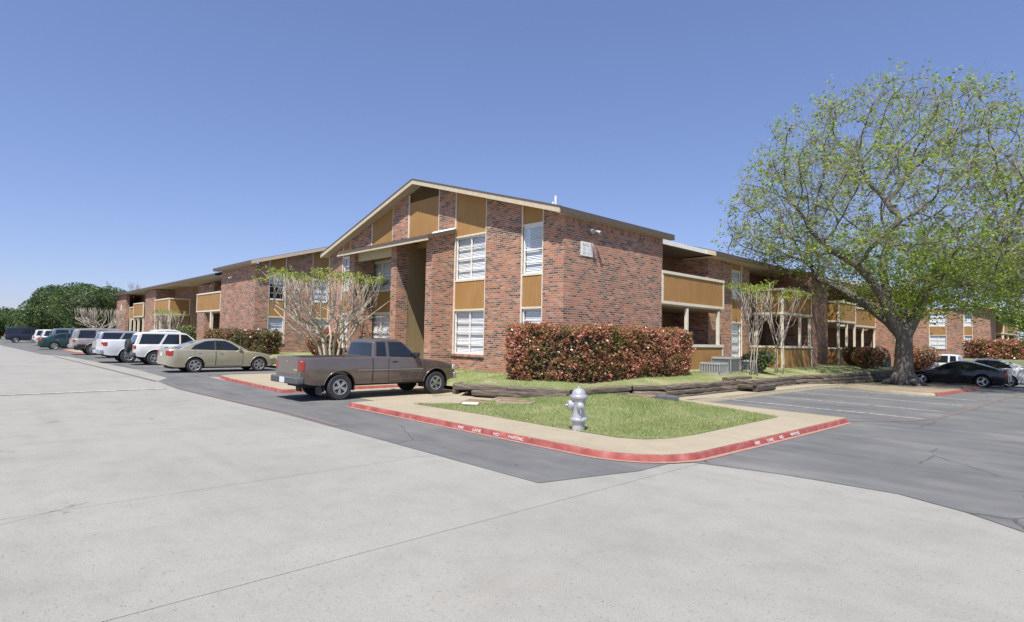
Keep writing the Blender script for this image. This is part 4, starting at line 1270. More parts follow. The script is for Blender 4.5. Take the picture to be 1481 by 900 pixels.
    for s in (1, -1):
        for (a, b) in sp.get('doors', []):
            z0, z1 = zl + .05, ztop + .2
            seam = patch(a - .008, b + .008, z0 - .01, z1, s, .0035, 'door_seam', M.black, C0, 12, 9)
            dr = patch(a + .006, b - .006, z0, z1, s, .0075, 'door', [paint, M.black], C0, 12, 9)
            zh = interp(top, a) - .14; xh = a + .12
            MB().box(xh, xh + .18, s * hw(xh, zh) - .004, s * (hw(xh, zh)) + s * .02, zh - .02, zh + .02).build('handle', sp.get('handle', M.black), dr, bevel=.006)
        for xs_ in sp.get('seams', []):
            patch(xs_ - .012, xs_ + .012, zl + .02, ztop + .2, s, .006, 'panel_gap', M.under, C0, 1, 9)
        if sp.get('side_strip'):
            z = sp['side_strip']; patch(Ra + .05, wb - Ra - .05, z - .006, z + .006, s, .012, 'side_strip', sp.get('strip_mat', paint), C0, 14, 1)  # thin pale line paints the highlight along the side moulding
        xm_, zm_ = sp['mirror']
        m_ = MB().box(xm_ - .09, xm_ + .06, s * (gy(zm_) + .03), s * (gy(zm_) + .2), zm_ - .07, zm_ + .07)
        m_.box(xm_ - .03, xm_ + .03, s * (gy(zm_) - .03), s * (gy(zm_) + .05), zm_ - .03, zm_ + .02)
        m_.build('mirror', sp.get('mirror_mat', M.black), C0, bevel=.025, seg=2, smooth='auto')
        if detail and sp.get('arch_lip', True):
            for xw in (0, wb):
                pts = [(xw + (Ra + .004) * math.cos(a), s * (hw(xw + Ra * math.cos(a), r + Ra * math.sin(a)) + .002), r + (Ra + .004) * math.sin(a)) for a in np.linspace(.12, math.pi - .12, 18)]
                MB().tube(pts, .016, 6).build('wheel_arch', paint, C0, smooth=True)
    for (x0, x1, yi, yo, z0, z1, mat, nm) in sp.get('lamps', []):
        for s in (1, -1):
            zc = (z0 + z1) / 2
            ye = lambda x: hw(min(max(x, xr + .01), xf - .01), zc)
            q = [(x0, s * yi), (x0, s * (ye(x0) - yo)), ((x0 + x1) / 2, s * (ye((x0 + x1) / 2) + .018)), (x1, s * (ye(x1) + .016)), (x1, s * yi)]
            MB().prism(q, 'z', z0, z1).build(nm, mat, C0, bevel=.015, seg=2, smooth='auto')
    for (x0, x1, yw, z0, z1, mat) in sp.get('bumpers', []):
        e = .12 if x0 < xm else -.12
        q = [(x0, -yw + .05), (x0, yw - .05), (x0 + (.06 if e > 0 else 0), yw), (x1, yw), (x1, -yw), (x0 + (.06 if e > 0 else 0), -yw)] if e > 0 else [(x0, -yw), (x0, yw), (x1 - .06, yw), (x1, yw - .1), (x1, -yw + .1), (x1 - .06, -yw)]
        MB().prism(q, 'z', z0, z1).build('bumper', mat, C0, bevel=.03, seg=3, smooth='auto')
    if sp.get('plate'):
        x, z = sp['plate']; MB().box(x - .012, x, -.155, .155, z - .075, z + .075).build('number_plate', M.plate, C0, bevel=.004)
    if sp.get('grille'):
        x, y, z0, z1 = sp['grille']; MB().box(x - .02, x + .02, -y, y, z0, z1).build('grille', M.black, C0, bevel=.01)
    return C0

def sc(sp, **kw):
    d = dict(sp); d.update(kw); return d

TRUCK = dict(xr=-1.10, xf=3.93, W=1.74, zl=.42, wb=3.17, r=.355, tw=.235, arch=.45, taper=.07, yb=.79, yr=.645, crown=.03, rimf=.58,
    top=[(-1.10, 1.15), (.99, 1.165), (1.2, 1.17), (2.62, 1.12), (2.75, 1.095), (3.3, 1.035), (3.7, .965), (3.87, .90), (3.92, .80), (3.93, .70)],
    bed=(-1.04, .93, .66), gh=[(1.0, 1.13), (1.07, 1.57), (1.14, 1.635), (1.45, 1.665), (1.85, 1.655), (2.02, 1.60), (2.66, 1.10)],
    panes=[[(1.12, 1.20), (1.43, 1.20), (1.43, 1.565), (1.165, 1.565)], [(1.56, 1.185), (2.42, 1.175), (2.07, 1.50), (1.98, 1.565), (1.56, 1.575)]],
    ws=((2.66, 1.10), (2.02, 1.60)), rw=((1.0, 1.13), (1.07, 1.57)), rw_in=.1, doors=[(1.48, 2.66)], seams=[.97, 2.74], side_strip=.80, strip_mat=M.metal_grey, mirror=(2.42, 1.22), mirror_mat=M.black,
    lamps=[(-1.115, -.99, .70, .02, .80, 1.06, M.red_lens, 'taillight'), (3.72, 3.92, .5, .05, .76, .90, M.clear_lens, 'headlight')],
    bumpers=[(-1.24, -1.02, .84, .46, .64, M.slate), (3.85, 4.02, .85, .47, .66, M.chrome)], plate=(-1.242, .55), grille=(3.93, .45, .70, .88))
SEDAN = dict(xr=-1.10, xf=3.60, W=1.78, zl=.25, wb=2.72, r=.325, tw=.205, arch=.385, taper=.16, yb=.74, yr=.56, rimf=.68,
    top=[(-1.10, .70), (-1.07, .97), (-.98, 1.025), (-.5, 1.02), (.3, .975), (1.8, .955), (2.25, .93), (2.8, .86), (3.25, .75), (3.5, .64), (3.60, .52)],
    gh=[(-.66, .99), (-.25, 1.20), (.1, 1.335), (.45, 1.425), (.9, 1.465), (1.25, 1.45), (1.55, 1.37), (2.32, .92)],
    panes=[[(-.12, 1.04), (.80, 1.01), (.80, 1.385), (.45, 1.36), (.05, 1.20)], [(.87, 1.01), (1.95, .985), (1.55, 1.25), (1.28, 1.375), (.87, 1.39)]],
    ws=((2.32, .92), (1.55, 1.37)), rw=((-.66, .99), (.1, 1.335)), doors=[(-.02, .82), (.84, 1.98)], handle=M.chrome, mirror=(1.88, 1.02), mirror_mat=M.chrome,
    lamps=[(-1.10, -.86, .60, .0, .72, .96, M.red_lens, 'taillight'), (3.1, 3.45, .45, .02, .58, .70, M.clear_lens, 'headlight')], plate=(-1.105, .78))
COUPE = sc(SEDAN, xr=-1.0, xf=3.55, wb=2.6, zl=.22, r=.31, top=[(-1.0, .66), (-.97, .88), (-.85, .93), (-.3, .93), (.6, .88), (1.8, .84), (2.3, .80), (3.0, .66), (3.4, .54), (3.55, .42)],
    gh=[(-.72, .91), (-.1, 1.10), (.4, 1.24), (.75, 1.295), (1.1, 1.29), (1.4, 1.22), (2.2, .81)],
    panes=[[(.0, .94), (.62, .92), (.62, 1.21), (.42, 1.18)], [(.72, .92), (1.85, .88), (1.42, 1.13), (1.22, 1.215), (.72, 1.225)]],
    ws=((2.2, .81), (1.4, 1.22)), rw=((-.72, .91), (.4, 1.24)), doors=[(.66, 1.95)], handle=M.black, mirror=(1.8, .93), mirror_mat=M.black,
    lamps=[(-1.0, -.82, .35, .0, .66, .78, M.red_lens, 'taillight'), (3.0, 3.35, .45, .02, .48, .58, M.clear_lens, 'headlight')], plate=(-1.005, .55), yb=.72, yr=.54)
SUV = dict(xr=-.95, xf=3.5, W=1.79, zl=.43, wb=2.70, r=.365, tw=.24, arch=.45, taper=.09, yb=.79, yr=.66, rimf=.58,
    top=[(-.95, 1.06), (.5, 1.07), (2.15, 1.07), (2.3, 1.06), (3.1, 1.0), (3.4, .92), (3.48, .80), (3.5, .7)],
    gh=[(-.93, 1.04), (-.74, 1.58), (-.64, 1.68), (.1, 1.735), (1.2, 1.725), (1.5, 1.66), (2.25, 1.05)],
    panes=[[(-.70, 1.13), (.15, 1.13), (.42, 1.60), (-.55, 1.60)], [(.33, 1.13), (1.10, 1.13), (1.10, 1.60), (.60, 1.60)], [(1.22, 1.13), (2.02, 1.12), (1.5, 1.58), (1.22, 1.60)]],
    ws=((2.25, 1.05), (1.5, 1.66)), rw=((-.93, 1.04), (-.74, 1.58)), doors=[(.28, 1.14), (1.17, 2.1)], mirror=(1.95, 1.18),
    lamps=[(-.96, -.86, .66, .01, .82, 1.02, M.red_lens, 'taillight'), (3.3, 3.48, .5, .03, .78, .92, M.clear_lens, 'headlight')],
    bumpers=[(-1.07, -.88, .86, .48, .66, M.slate), (3.4, 3.58, .87, .48, .66, M.slate)])
BIGSUV = sc(SUV, xr=-1.15, xf=3.95, W=1.98, wb=3.02, r=.385, arch=.47, yb=.87, yr=.72, cladding=.72,
    top=[(-1.15, 1.15), (.5, 1.16), (2.5, 1.16), (2.7, 1.14), (3.6, 1.06), (3.85, .95), (3.93, .8), (3.95, .7)],
    gh=[(-1.13, 1.13), (-.98, 1.70), (-.88, 1.83), (.1, 1.89), (1.5, 1.88), (1.8, 1.80), (2.62, 1.13)],
    panes=[[(-.85, 1.24), (.12, 1.24), (.12, 1.73), (-.72, 1.73)], [(.36, 1.24), (1.25, 1.24), (1.25, 1.73), (.36, 1.73)], [(1.38, 1.24), (2.38, 1.23), (1.82, 1.71), (1.38, 1.73)]],
    ws=((2.62, 1.13), (1.8, 1.80)), rw=((-1.13, 1.13), (-.98, 1.70)), doors=[(.28, 1.30), (1.33, 2.45)], mirror=(2.25, 1.28),
    lamps=[(-1.16, -1.02, .72, .01, .88, 1.12, M.red_lens, 'taillight'), (3.7, 3.92, .5, .03, .85, 1.0, M.clear_lens, 'headlight')], bumpers=[(-1.25, -1.05, .94, .5, .72, plain('grey_bumper', (.27, .25, .24), .5))])
FULLPICK = sc(TRUCK, xr=-1.25, xf=4.35, W=1.98, wb=3.5, r=.385, arch=.49, yb=.90, yr=.74, side_strip=None,
    top=[(-1.25, 1.27), (1.1, 1.28), (2.75, 1.24), (2.95, 1.2), (3.9, 1.12), (4.2, 1.02), (4.33, .9), (4.35, .75)], bed=(-1.18, 1.04, .72),
    gh=[(1.14, 1.24), (1.24, 1.75), (1.32, 1.83), (1.7, 1.875), (2.3, 1.87), (2.5, 1.80), (3.05, 1.21)],
    panes=[[(1.32, 1.33), (1.68, 1.33), (1.68, 1.76), (1.38, 1.76)], [(1.8, 1.32), (2.78, 1.31), (2.45, 1.68), (2.32, 1.76), (1.8, 1.77)]],
    ws=((3.05, 1.21), (2.5, 1.80)), rw=((1.14, 1.24), (1.24, 1.75)), rw_in=.12, doors=[(1.72, 2.95)], mirror=(2.75, 1.38),
    lamps=[(-1.26, -1.0, .78, .01, .92, 1.14, M.red_lens, 'taillight'), (4.1, 4.33, .55, .04, .82, 1.0, M.clear_lens, 'headlight')],
    bumpers=[(-1.40, -1.18, .95, .52, .72, M.chrome), (4.25, 4.45, .96, .52, .74, M.chrome)], plate=(-1.405, .62), grille=(4.35, .5, .75, 1.0))
VAN = sc(SUV, xr=-1.1, xf=3.9, W=1.98, wb=3.1, r=.37, yb=.92, yr=.80, top=[(-1.1, 1.1), (3.0, 1.1), (3.5, 1.02), (3.85, .9), (3.9, .7)],
    gh=[(-1.08, 1.08), (-1.0, 1.75), (-.9, 1.92), (.5, 1.98), (2.0, 1.96), (2.25, 1.88), (3.1, 1.08)],
    panes=[[(-.85, 1.2), (.2, 1.2), (.2, 1.72), (-.8, 1.72)], [(.35, 1.2), (1.4, 1.2), (1.4, 1.72), (.35, 1.72)], [(1.55, 1.2), (2.75, 1.2), (2.2, 1.72), (1.55, 1.72)]],
    ws=((3.1, 1.08), (2.25, 1.88)), rw=((-1.08, 1.08), (-1.0, 1.75)), doors=[(1.48, 2.85)], mirror=(2.6, 1.25),
    lamps=[(-1.11, -.98, .74, .01, .82, 1.06, M.red_lens, 'taillight')], bumpers=[(-1.2, -1.0, .94, .46, .64, M.chrome)])

P_ = dict(
    brown=paint_mat('paint_brown', (.175, .14, .122), .4, .24, .9), gold=paint_mat('paint_champagne', (.47, .44, .32), .45, .34, .6),
    white=paint_mat('paint_white', (.72, .72, .71), 0, .35, .5), white2=paint_mat('paint_white_cool', (.68, .70, .72), 0, .3, .6),
    tan=paint_mat('paint_pewter', (.42, .385, .35), .45, .35, .5), green=paint_mat('paint_green', (.02, .065, .06), .3, .3, .7),
    blue=paint_mat('paint_bluegrey', (.19, .24, .32), .4, .35, .5), navy=paint_mat('paint_navy', (.022, .028, .055), .2, .3, .6),
    black=paint_mat('paint_black', (.012, .012, .014), .1, .25, .8), silver=paint_mat('paint_silver', (.50, .51, .53), .5, .33, .5), blue2=paint_mat('paint_royal', (.03, .06, .28), .1, .35, .5))
LOT = 'vehicles parked along the long block'
RLOT = 'vehicles parked past the big tree'
tk = car('pickup_truck', 'dusty brown extended cab pickup parked across the red kerb gap', (-15.46, 7.58), '+y', TRUCK, P_['brown'], LOT, cat='pickup')
# tailgate with handle, mud flaps
tg = MB().box(-1.112, -1.085, -.66, .66, .70, 1.13).build('tailgate', P_['brown'], tk, bevel=.01)
MB().box(-1.122, -1.108, -.05, .05, 1.02, 1.06).build('handle', M.chrome, tg, bevel=.004)
MB().box(-1.1165, -1.1105, -.62, -.40, .80, .85).build('lettering_plate', plain('gold_badge', (.42, .33, .16), .4), tg)
for s in (1, -1):
    MB().prism([(-.52, .16), (-.46, .16), (-.50, .50), (-.56, .50)], 'y', s * .62 - .12, s * .62 + .14).build('mud_flap', M.slate, tk)
car('sedan', 'champagne gold four-door sedan beside the brown pickup', (-28.72, 7.6), '+y', SEDAN, P_['gold'], LOT, spokes=6)
sv = car('suv', 'white sport utility wagon with spare wheel on its back door', (-35.75, 7.6), '+y', SUV, P_['white'], LOT, cat='suv')
td, rd = wheel_meshes(('spare',), .35, .2, .2, 5, M.black)
spw = bpy.data.objects.new('spare_wheel', td); COL.objects.link(spw); spw.parent = sv; spw.location = (-1.1, -.2, 1.0); spw.rotation_euler = (0, 0, math.pi / 2)
MB().box(-1.0, -.9, -.28, -.12, .9, 1.1).build('spare_bracket', M.black, sv)
car('pickup_truck', 'white full-size pickup with oval red tail lamp between the white wagons', (-38.65, 6.95), '+y', FULLPICK, P_['white2'], LOT, cat='pickup')
car('suv', 'silver wagon with dark roof glass beyond the white pickup', (-45.3, 7.4), '+y', SUV, P_['silver'], LOT, cat='suv')
car('suv', 'large pewter sport utility vehicle with dark grey lower body', (-51.3, 7.1), '+y', BIGSUV, P_['tan'], LOT, cat='suv')
car('sedan', 'dark green sedan next to the blue grey wagon', (-65.5, 6.35), '+y', sc(SEDAN, xr=-1.15), P_['green'], LOT, detail=False)
car('suv', 'blue grey wagon standing behind the green sedan', (-69.6, 7.6), '+y', sc(BIGSUV, cladding=None), P_['blue'], LOT, detail=False, cat='suv')
car('suv', 'small white wagon next to the blue grey wagon', (-75.6, 7.2), '+y', SUV, P_['white2'], LOT, detail=False, cat='suv')
car('suv', 'white wagon between the dark van and the other small white wagon', (-79.5, 6.9), '+y', SUV, P_['white'], LOT, detail=False, cat='suv')
car('van', 'dark navy passenger van at the far end of the row', (-97.5, 5.6), '+y', VAN, P_['navy'], LOT, detail=False, cat='van')
car('coupe', 'black two-door coupe with white three-spoke wheels beside the big tree', (-5.03, 38.6, -.27), '-x', COUPE, P_['black'], RLOT, rim_mat=M.rim_white, spokes=3)
car('sedan', 'white sedan parked beyond the black coupe', (-4.3, 41.4, -.32), '-x', sc(SEDAN, xr=-1.15), P_['white'], RLOT)
car('pickup_truck', 'white extended cab pickup nosed up to the sleeper wall', (-5.9, 44.4, -.36), '-x', TRUCK, P_['white2'], RLOT, cat='pickup')
car('sedan', 'royal blue sedan behind the white cars', (-1.8, 52.4, -.4), '-x', SEDAN, P_['blue2'], RLOT, detail=False)

# ------------------------------------------------------------------ hydrant
hx, hy = -6.93, 8.33
hz = z_lawn(hx, hy) - .01
H_ = thing('fire_hydrant', 'silver painted fire hydrant standing on the corner lawn', 'hydrant', (hx, hy, hz), R(-25))
MB().lathe([(.118, -.03), (.118, .12), (.118, .17), (.135, .172), (.16, .178), (.165, .19), (.165, .215), (.158, .225), (.135, .235), (.128, .26), (.122, .34), (.122, .46), (.126, .53), (.135, .56), (.137, .585)], 28).build('barrel', M.hydrant, H_, smooth='auto')
bn = MB().lathe([(.137, .585), (.158, .587), (.162, .60), (.162, .632), (.155, .642), (.132, .645), (.128, .67), (.115, .71), (.088, .742), (.05, .76), (.028, .764)], 28).build('bonnet', M.hydrant, H_, smooth='auto')
MB().lathe([(.026, .76), (.024, .80), (.018, .803)], 5).build('operating_nut', M.hydrant, bn)
def nozzle(dirv, r_, l, z, nm):
    q = Matrix.Rotation(math.atan2(dirv[1], dirv[0]), 4, 'Z')
    mb = MB(); mb.lathe([(r_ * .95, .09), (r_ * .95, .125), (r_ * 1.22, .127), (r_ * 1.25, .14), (r_ * 1.25, .14 + l), (r_ * 1.1, .15 + l), (r_ * .5, .158 + l), (r_ * .33, .16 + l), (r_ * .3, .195 + l), (r_ * .2, .197 + l)], 20, (0, 0, z), 'x')
    mb.v = [tuple(q @ Vector(v)) for v in mb.v]
    return mb.build(nm, M.hydrant, H_, smooth='auto')
nozzle((-.25, -1), .078, .05, .455, 'pumper_nozzle'); nozzle((1, -.25), .052, .045, .455, 'hose_nozzle'); nozzle((-1, .25), .052, .045, .455, 'hose_nozzle')
for zf in (.198, .612):
    for k in range(8):
        a = 2 * math.pi * k / 8 + .2
        MB().lathe([(.014, -.022), (.014, .022)], 6, (.15 * math.cos(a), .15 * math.sin(a), zf)).build('flange_bolt', M.hydrant, H_)
# chain hanging from the side cap
mb = MB(); mb.tube([(.2, -.05, .41), (.205, -.06, .33), (.17, -.07, .27), (.14, -.07, .30)], .007, 6); mb.build('chain', M.hydrant, H_)

# ------------------------------------------------------------------ air conditioners, boxes and small things on the ground
def ac_unit(loc, sx, sy, h, label, rz, dark=True):
    o = thing('air_conditioner', label, 'air conditioner', loc, R(rz), 'air conditioners on the terrace')
    MB().box(-sx / 2 - .05, sx / 2 + .05, -sy / 2 - .05, sy / 2 + .05, -.06, .05).build('concrete_pad', M.conc_walk, o, bevel=.01)
    MB().box(-sx / 2 + .03, sx / 2 - .03, -sy / 2 + .03, sy / 2 - .03, .05, h - .04).build('coil', M.ac_dark, o)
    t = MB().box(-sx / 2, sx / 2, -sy / 2, sy / 2, h - .08, h).build('top_panel', M.metal_grey, o, bevel=.015)
    MB().lathe([(min(sx, sy) * .40, h), (min(sx, sy) * .40, h + .025), (min(sx, sy) * .36, h + .03)], 20).build('fan_guard', M.ac_dark, t)
    mb = MB()
    for x in (-1, 1):
        for y in (-1, 1): mb.box(x * sx / 2 - .03 * (x > 0) , x * sx / 2 + .03 * (x < 0), y * sy / 2 - .03 * (y > 0), y * sy / 2 + .03 * (y < 0), .05, h - .08)
    mb.box(-sx / 2, sx / 2, -sy / 2, sy / 2, .05, .1)
    mb.build('corner_frame', M.metal_grey, o)
    lm = MB()
    n = int(sx / .1)
    for k in range(1, n): lm.box(-sx / 2 + sx * k / n - .022, -sx / 2 + sx * k / n + .022, -sy / 2, -sy / 2 + .02, .1, h - .08)
    n = int(sy / .1)
    for k in range(1, n): lm.box(sx / 2 - .02, sx / 2, -sy / 2 + sy * k / n - .022, -sy / 2 + sy * k / n + .022, .1, h - .08)
    lm.build('louvre_grille', M.metal_grey if not dark else M.ac_dark, o)
    return o
ac_unit((-10.7, 20.75, .54), .80, .70, .46, 'low pale grey air conditioner nearest the end of the red hedge', 0, False)
ac_unit((-11.05, 22.4, .52), .82, .82, .66, 'taller dark coil air conditioner next to the low pale one', 0)
ac_unit((-10.6, 23.6, .58), .5, .6, .48, 'small grey air conditioner beside the multi-stemmed tree', 0)
ac_unit((-9.9, 39.2, .42), .9, .9, .72, 'grey air conditioner half hidden behind the big trunk', 0)
def cover(loc, sx, sy, rz, label, lidm=M.rust):
    o = thing('meter_box', label, 'meter box', loc, R(rz), 'meter boxes in the lawn')
    mb = MB()
    for a in ((-sx / 2, sx / 2, -sy / 2, -sy / 2 + .05), (-sx / 2, sx / 2, sy / 2 - .05, sy / 2), (-sx / 2, -sx / 2 + .05, -sy / 2 + .05, sy / 2 - .05), (sx / 2 - .05, sx / 2, -sy / 2 + .05, sy / 2 - .05)):
        mb.box(*a, -.06, .035)
    mb.build('surround', M.conc_walk, o)
    l = MB().box(-sx / 2 + .055, sx / 2 - .055, -sy / 2 + .055, sy / 2 - .055, -.05, .028).build('lid', lidm, o)
    MB().box(-.06, .06, -.02, .02, .028, .036).build('grip', M.slate, l)
def pm(px): return px
cover((-11.25, 9.75, .135), .95, .55, 28, 'rusty meter box lid nearest the brown pickup'); cover((-10.75, 10.35, .19), 1.0, .6, 28, 'rusty meter box lid in the middle of three')
cover((-10.35, 10.05, .19), .9, .5, 28, 'rusty meter box lid nearest the hydrant')
cover((-9.35, 13.75, .21), .75, .95, 12, 'pale concrete meter box with brown lid below the sleeper wall')
tag(MB().prism([(-.33, 0), (.33, 0), (.30, .13), (-.26, .16)], 'y', -.17, .17).build('utility_block', M.slate, None, bevel=.03, smooth='auto'), 'dark grey utility block lying in the grass by the pavement', 'utility box').location = (-8.55, 13.95, .17)
bpy.data.objects['utility_block'].rotation_euler = (0, 0, R(30))
tag(MB().box(-.2, .2, -.07, .07, 0, .05).build('litter_tube', M.trim_white, None, bevel=.015), 'white scrap of plastic pipe lying on the lawn near the pickup', 'litter').location = (-10.95, 9.1, .14)
bpy.data.objects['litter_tube'].rotation_euler = (0, 0, R(35))
# patio chair and barbecue glimpsed by the terrace
bq = thing('barbecue', 'covered dark barbecue grill on the terrace behind the big trunk', 'barbecue', (-9.7, 37.4, .45))
MB().box(-.3, .3, -.5, .5, .55, .8).build('firebox', M.slate, bq, bevel=.03)
MB().prism([(-.5, .8), (-.4, 1.05), (.4, 1.05), (.5, .8)], 'x', -.3, .3).build('lid', M.metal_grey, bq, bevel=.04, smooth='auto')
for x in (-.25, .25):
    for y in (-.42, .42): MB().box(x - .025, x + .025, y - .025, y + .025, 0, .56).build('leg', M.black, bq)
# ------------------------------------------------------------------ plants
def tubes_from_tree(pos, par, rad, thin=.012):
    """tapered tubes along every chain of the skeleton"""
    n = len(pos); ch = [[] for _ in range(n)]
    for i in range(1, n): ch[par[i]].append(i)
    mb = MB(); stack = [(0, None)]
    while stack:
        s, frm = stack.pop()
        pts = []; rr_ = []
        if frm is not None:
            pts.append(pos[frm]); rr_.append(min(rad[frm], rad[s] * 1.25))
        c = s
        while True:
            pts.append(pos[c]); rr_.append(rad[c])
            if not ch[c]: break
            k = max(ch[c], key=lambda q: rad[q])
            for q in ch[c]:
                if q != k: stack.append((q, c))
            c = k
        if len(pts) > 1:
            m = max(rr_); mb.tube(pts, rr_, 10 if m > .1 else 6 if m > .035 else 4 if m > thin else 3, cap=False)
    return mb
def colonize(attr, nodes, par, di, dk, step, iters=120, grav=0.0, jit=.15, maxn=9000):
    pos = [np.array(p, float) for p in nodes]; par = list(par)
    A_ = np.array(attr); 
    for it in range(iters):
        if not len(A_) or len(pos) > maxn: break
        Pn = np.array(pos)
        d = np.empty(len(A_)); idx = np.empty(len(A_), int)
        for k in range(0, len(A_), 600):
            D = np.linalg.norm(A_[k:k + 600, None, :] - Pn[None], axis=2)
            idx[k:k + 600] = D.argmin(1); d[k:k + 600] = D.min(1)
        use = d < di
        if not use.any():
            di *= 1.3; continue
        acc = {}
        for a, i in zip(A_[use], idx[use]):
            v = a - pos[i]; acc[i] = acc.get(i, 0) + v / (np.linalg.norm(v) + 1e-9)
        for i, v in acc.items():
            v = v / (np.linalg.norm(v) + 1e-9) + rng.normal(size=3) * jit; v[2] += grav
            if par[i] >= 0: v = v + .45 * (pos[i] - pos[par[i]]) / (np.linalg.norm(pos[i] - pos[par[i]]) + 1e-9)
            v /= np.linalg.norm(v)
            pos.append(pos[i] + v * step); par.append(i)
        A_ = A_[d > dk]
    return np.array(pos), par
def radii(par, n, tip=.006, ex=2.3):
    r = np.zeros(n); ch = [0] * n
    acc = np.zeros(n)
    for i in range(n - 1, -1, -1):
        if acc[i] == 0: acc[i] = tip ** ex
        if i: acc[par[i]] += acc[i]
    return acc ** (1 / ex)

# ---- big elm
ex_, ey_ = -7.1, 31.8
E_ = thing('elm_tree', 'big spreading elm with forked grey trunk and sparse fresh green leaves', 'tree', (ex_, ey_, 0))
skel = [(0, 0, -.15), (0, .02, .5), (.02, .02, 1.1), (.03, .03, 1.7), (.05, .03, 2.2)]
par = [-1, 0, 1, 2, 3]
rv = np.array([.69, .724]); dv = np.array([-.724, .69])      # picture-right and away directions on the ground
def pt(right, away, z): q = rv * right + dv * away; return (q[0], q[1], z)
def limb(start, pts):
    p = start
    for q in pts:
        skel.append(pt(*q)); par.append(p); p = len(skel) - 1
    return p
limb(4, [(-.35, .0, 2.7), (-.75, -.1, 3.4), (-1.1, -.2, 4.1), (-1.6, -.2, 4.8), (-2.3, -.4, 5.4), (-3.1, -.5, 5.8)])
limb(4, [(-.05, .25, 2.8), (-.1, .5, 3.5), (-.25, .7, 4.3), (-.35, .9, 5.2), (-.2, 1.0, 6.1), (.1, 1.0, 7.0), (.5, .9, 7.9)])
limb(4, [(.35, -.1, 2.8), (.65, -.2, 3.5), (.85, -.3, 4.3), (1.1, -.4, 5.1), (1.6, -.5, 5.8), (2.3, -.6, 6.3)])
limb(4, [(.25, .4, 2.9), (.6, .9, 3.7), (1.2, 1.5, 4.4), (2.0, 2.1, 5.0), (3.0, 2.6, 5.3)])
limb(4, [(-.3, .5, 2.9), (-.9, 1.2, 3.7), (-1.7, 1.9, 4.5), (-2.6, 2.5, 5.1)])
attr = []
while len(attr) < 2900:
    v = rng.normal(size=3); v /= np.linalg.norm(v); rr_ = rng.uniform(.30, 1.0) ** .55
    x, y, z = v * rr_
    q = (x * 8.4 + .3, y * 6.0, 6.6 + z * (7.5 if z > 0 else 3.7))
    if q[2] < (5.0 - .10 * q[0] if q[0] < 0 else 3.8): continue
    lump = .5 + .5 * math.sin(q[0] * .9 + 1.3) * math.sin(q[2] * .8 + q[1] * .5)
    if rng.random() > .55 + .45 * lump: continue
    attr.append(pt(*q))
nskel = len(skel)
pos, par = colonize(attr, skel, par, 2.6, .42, .30, 110, grav=.03, jit=.2, maxn=9500)
n = len(pos); rad = radii(par, n, .0055, 2.02)
rad = np.minimum(rad, .5)
rad *= .33 / rad[4]
for i, f in ((0, .56), (1, .42), (2, .37), (3, .345), (4, .34)): rad[i] = f
rad = np.maximum(rad, .0065)
for i in range(5, nskel): rad[i] = max(rad[i], .26 * (1 - (pos[i][2] - 2.4) / 7.5))
mb = tubes_from_tree(pos, par, rad)
# root flare
for k in range(7):
    a = 2 * math.pi * k / 7 + .3; c, s_ = math.cos(a), math.sin(a)
    mb.tube([(.26 * c, .26 * s_, .55), (.45 * c, .45 * s_, .2), (.75 * c, .75 * s_, .05), (1.1 * c, 1.1 * s_, -.10)], [.15, .16, .10, .03], 8)
mb.build('trunk', M.elm_bark, E_, smooth=True, recalc=False)
kids = np.zeros(n, int)
for i in range(1, n): kids[par[i]] += 1
tips = np.where((rad < .03))[0]
cen = []; sz = []; tw = MB()
for i in tips:
    p = pos[i]
    low = p[2] < 6.0
    for _ in range(rng.integers(1, 4)):
        d = rng.normal(size=3); d /= np.linalg.norm(d); d[2] += .3
        q = p + d * rng.uniform(.3, .75)
        tw.tube([p, (p + q) / 2 + rng.normal(size=3) * .06, q], [.0075, .006, .0045], 3, cap=False)
        for _2 in range(2):
            d2 = rng.normal(size=3); d2 /= np.linalg.norm(d2); d2[2] += .3
            q2 = q + d2 * rng.uniform(.15, .4)
            tw.tube([q, q2], [.005, .0035], 3, cap=False)
            if rng.random() < (.30 if low else .19):
                m = rng.integers(7, 14); cen.append(q2 + rng.normal(size=(m, 3)) * .12); sz.append(rng.uniform(.10, .19, m))
    m = rng.poisson(3.5 if low else .8)
    if m: cen.append(p + rng.normal(size=(m, 3)) * (.22 if low else .13)); sz.append(rng.uniform(.09, .18, m))
tw.build('twigs', M.twig, E_, recalc=False)
# dense epicormic shoots round the fork
for _ in range(430):
    q = np.array(pt(rng.normal(1.1, 1.9), rng.normal(0, 1.5), rng.uniform(3.2, 7.2) - .1 * rng.random()))
    m = rng.integers(18, 46)
    cen.append(q + rng.normal(size=(m, 3)) * rng.uniform(.16, .34)); sz.append(rng.uniform(.08, .16, m))
cen = np.vstack(cen); sz = np.concatenate(sz)
leaf_mesh('crown', cen, sz, M.elm, E_, upbias=.4)
print('elm nodes', n, 'leaves', len(cen))

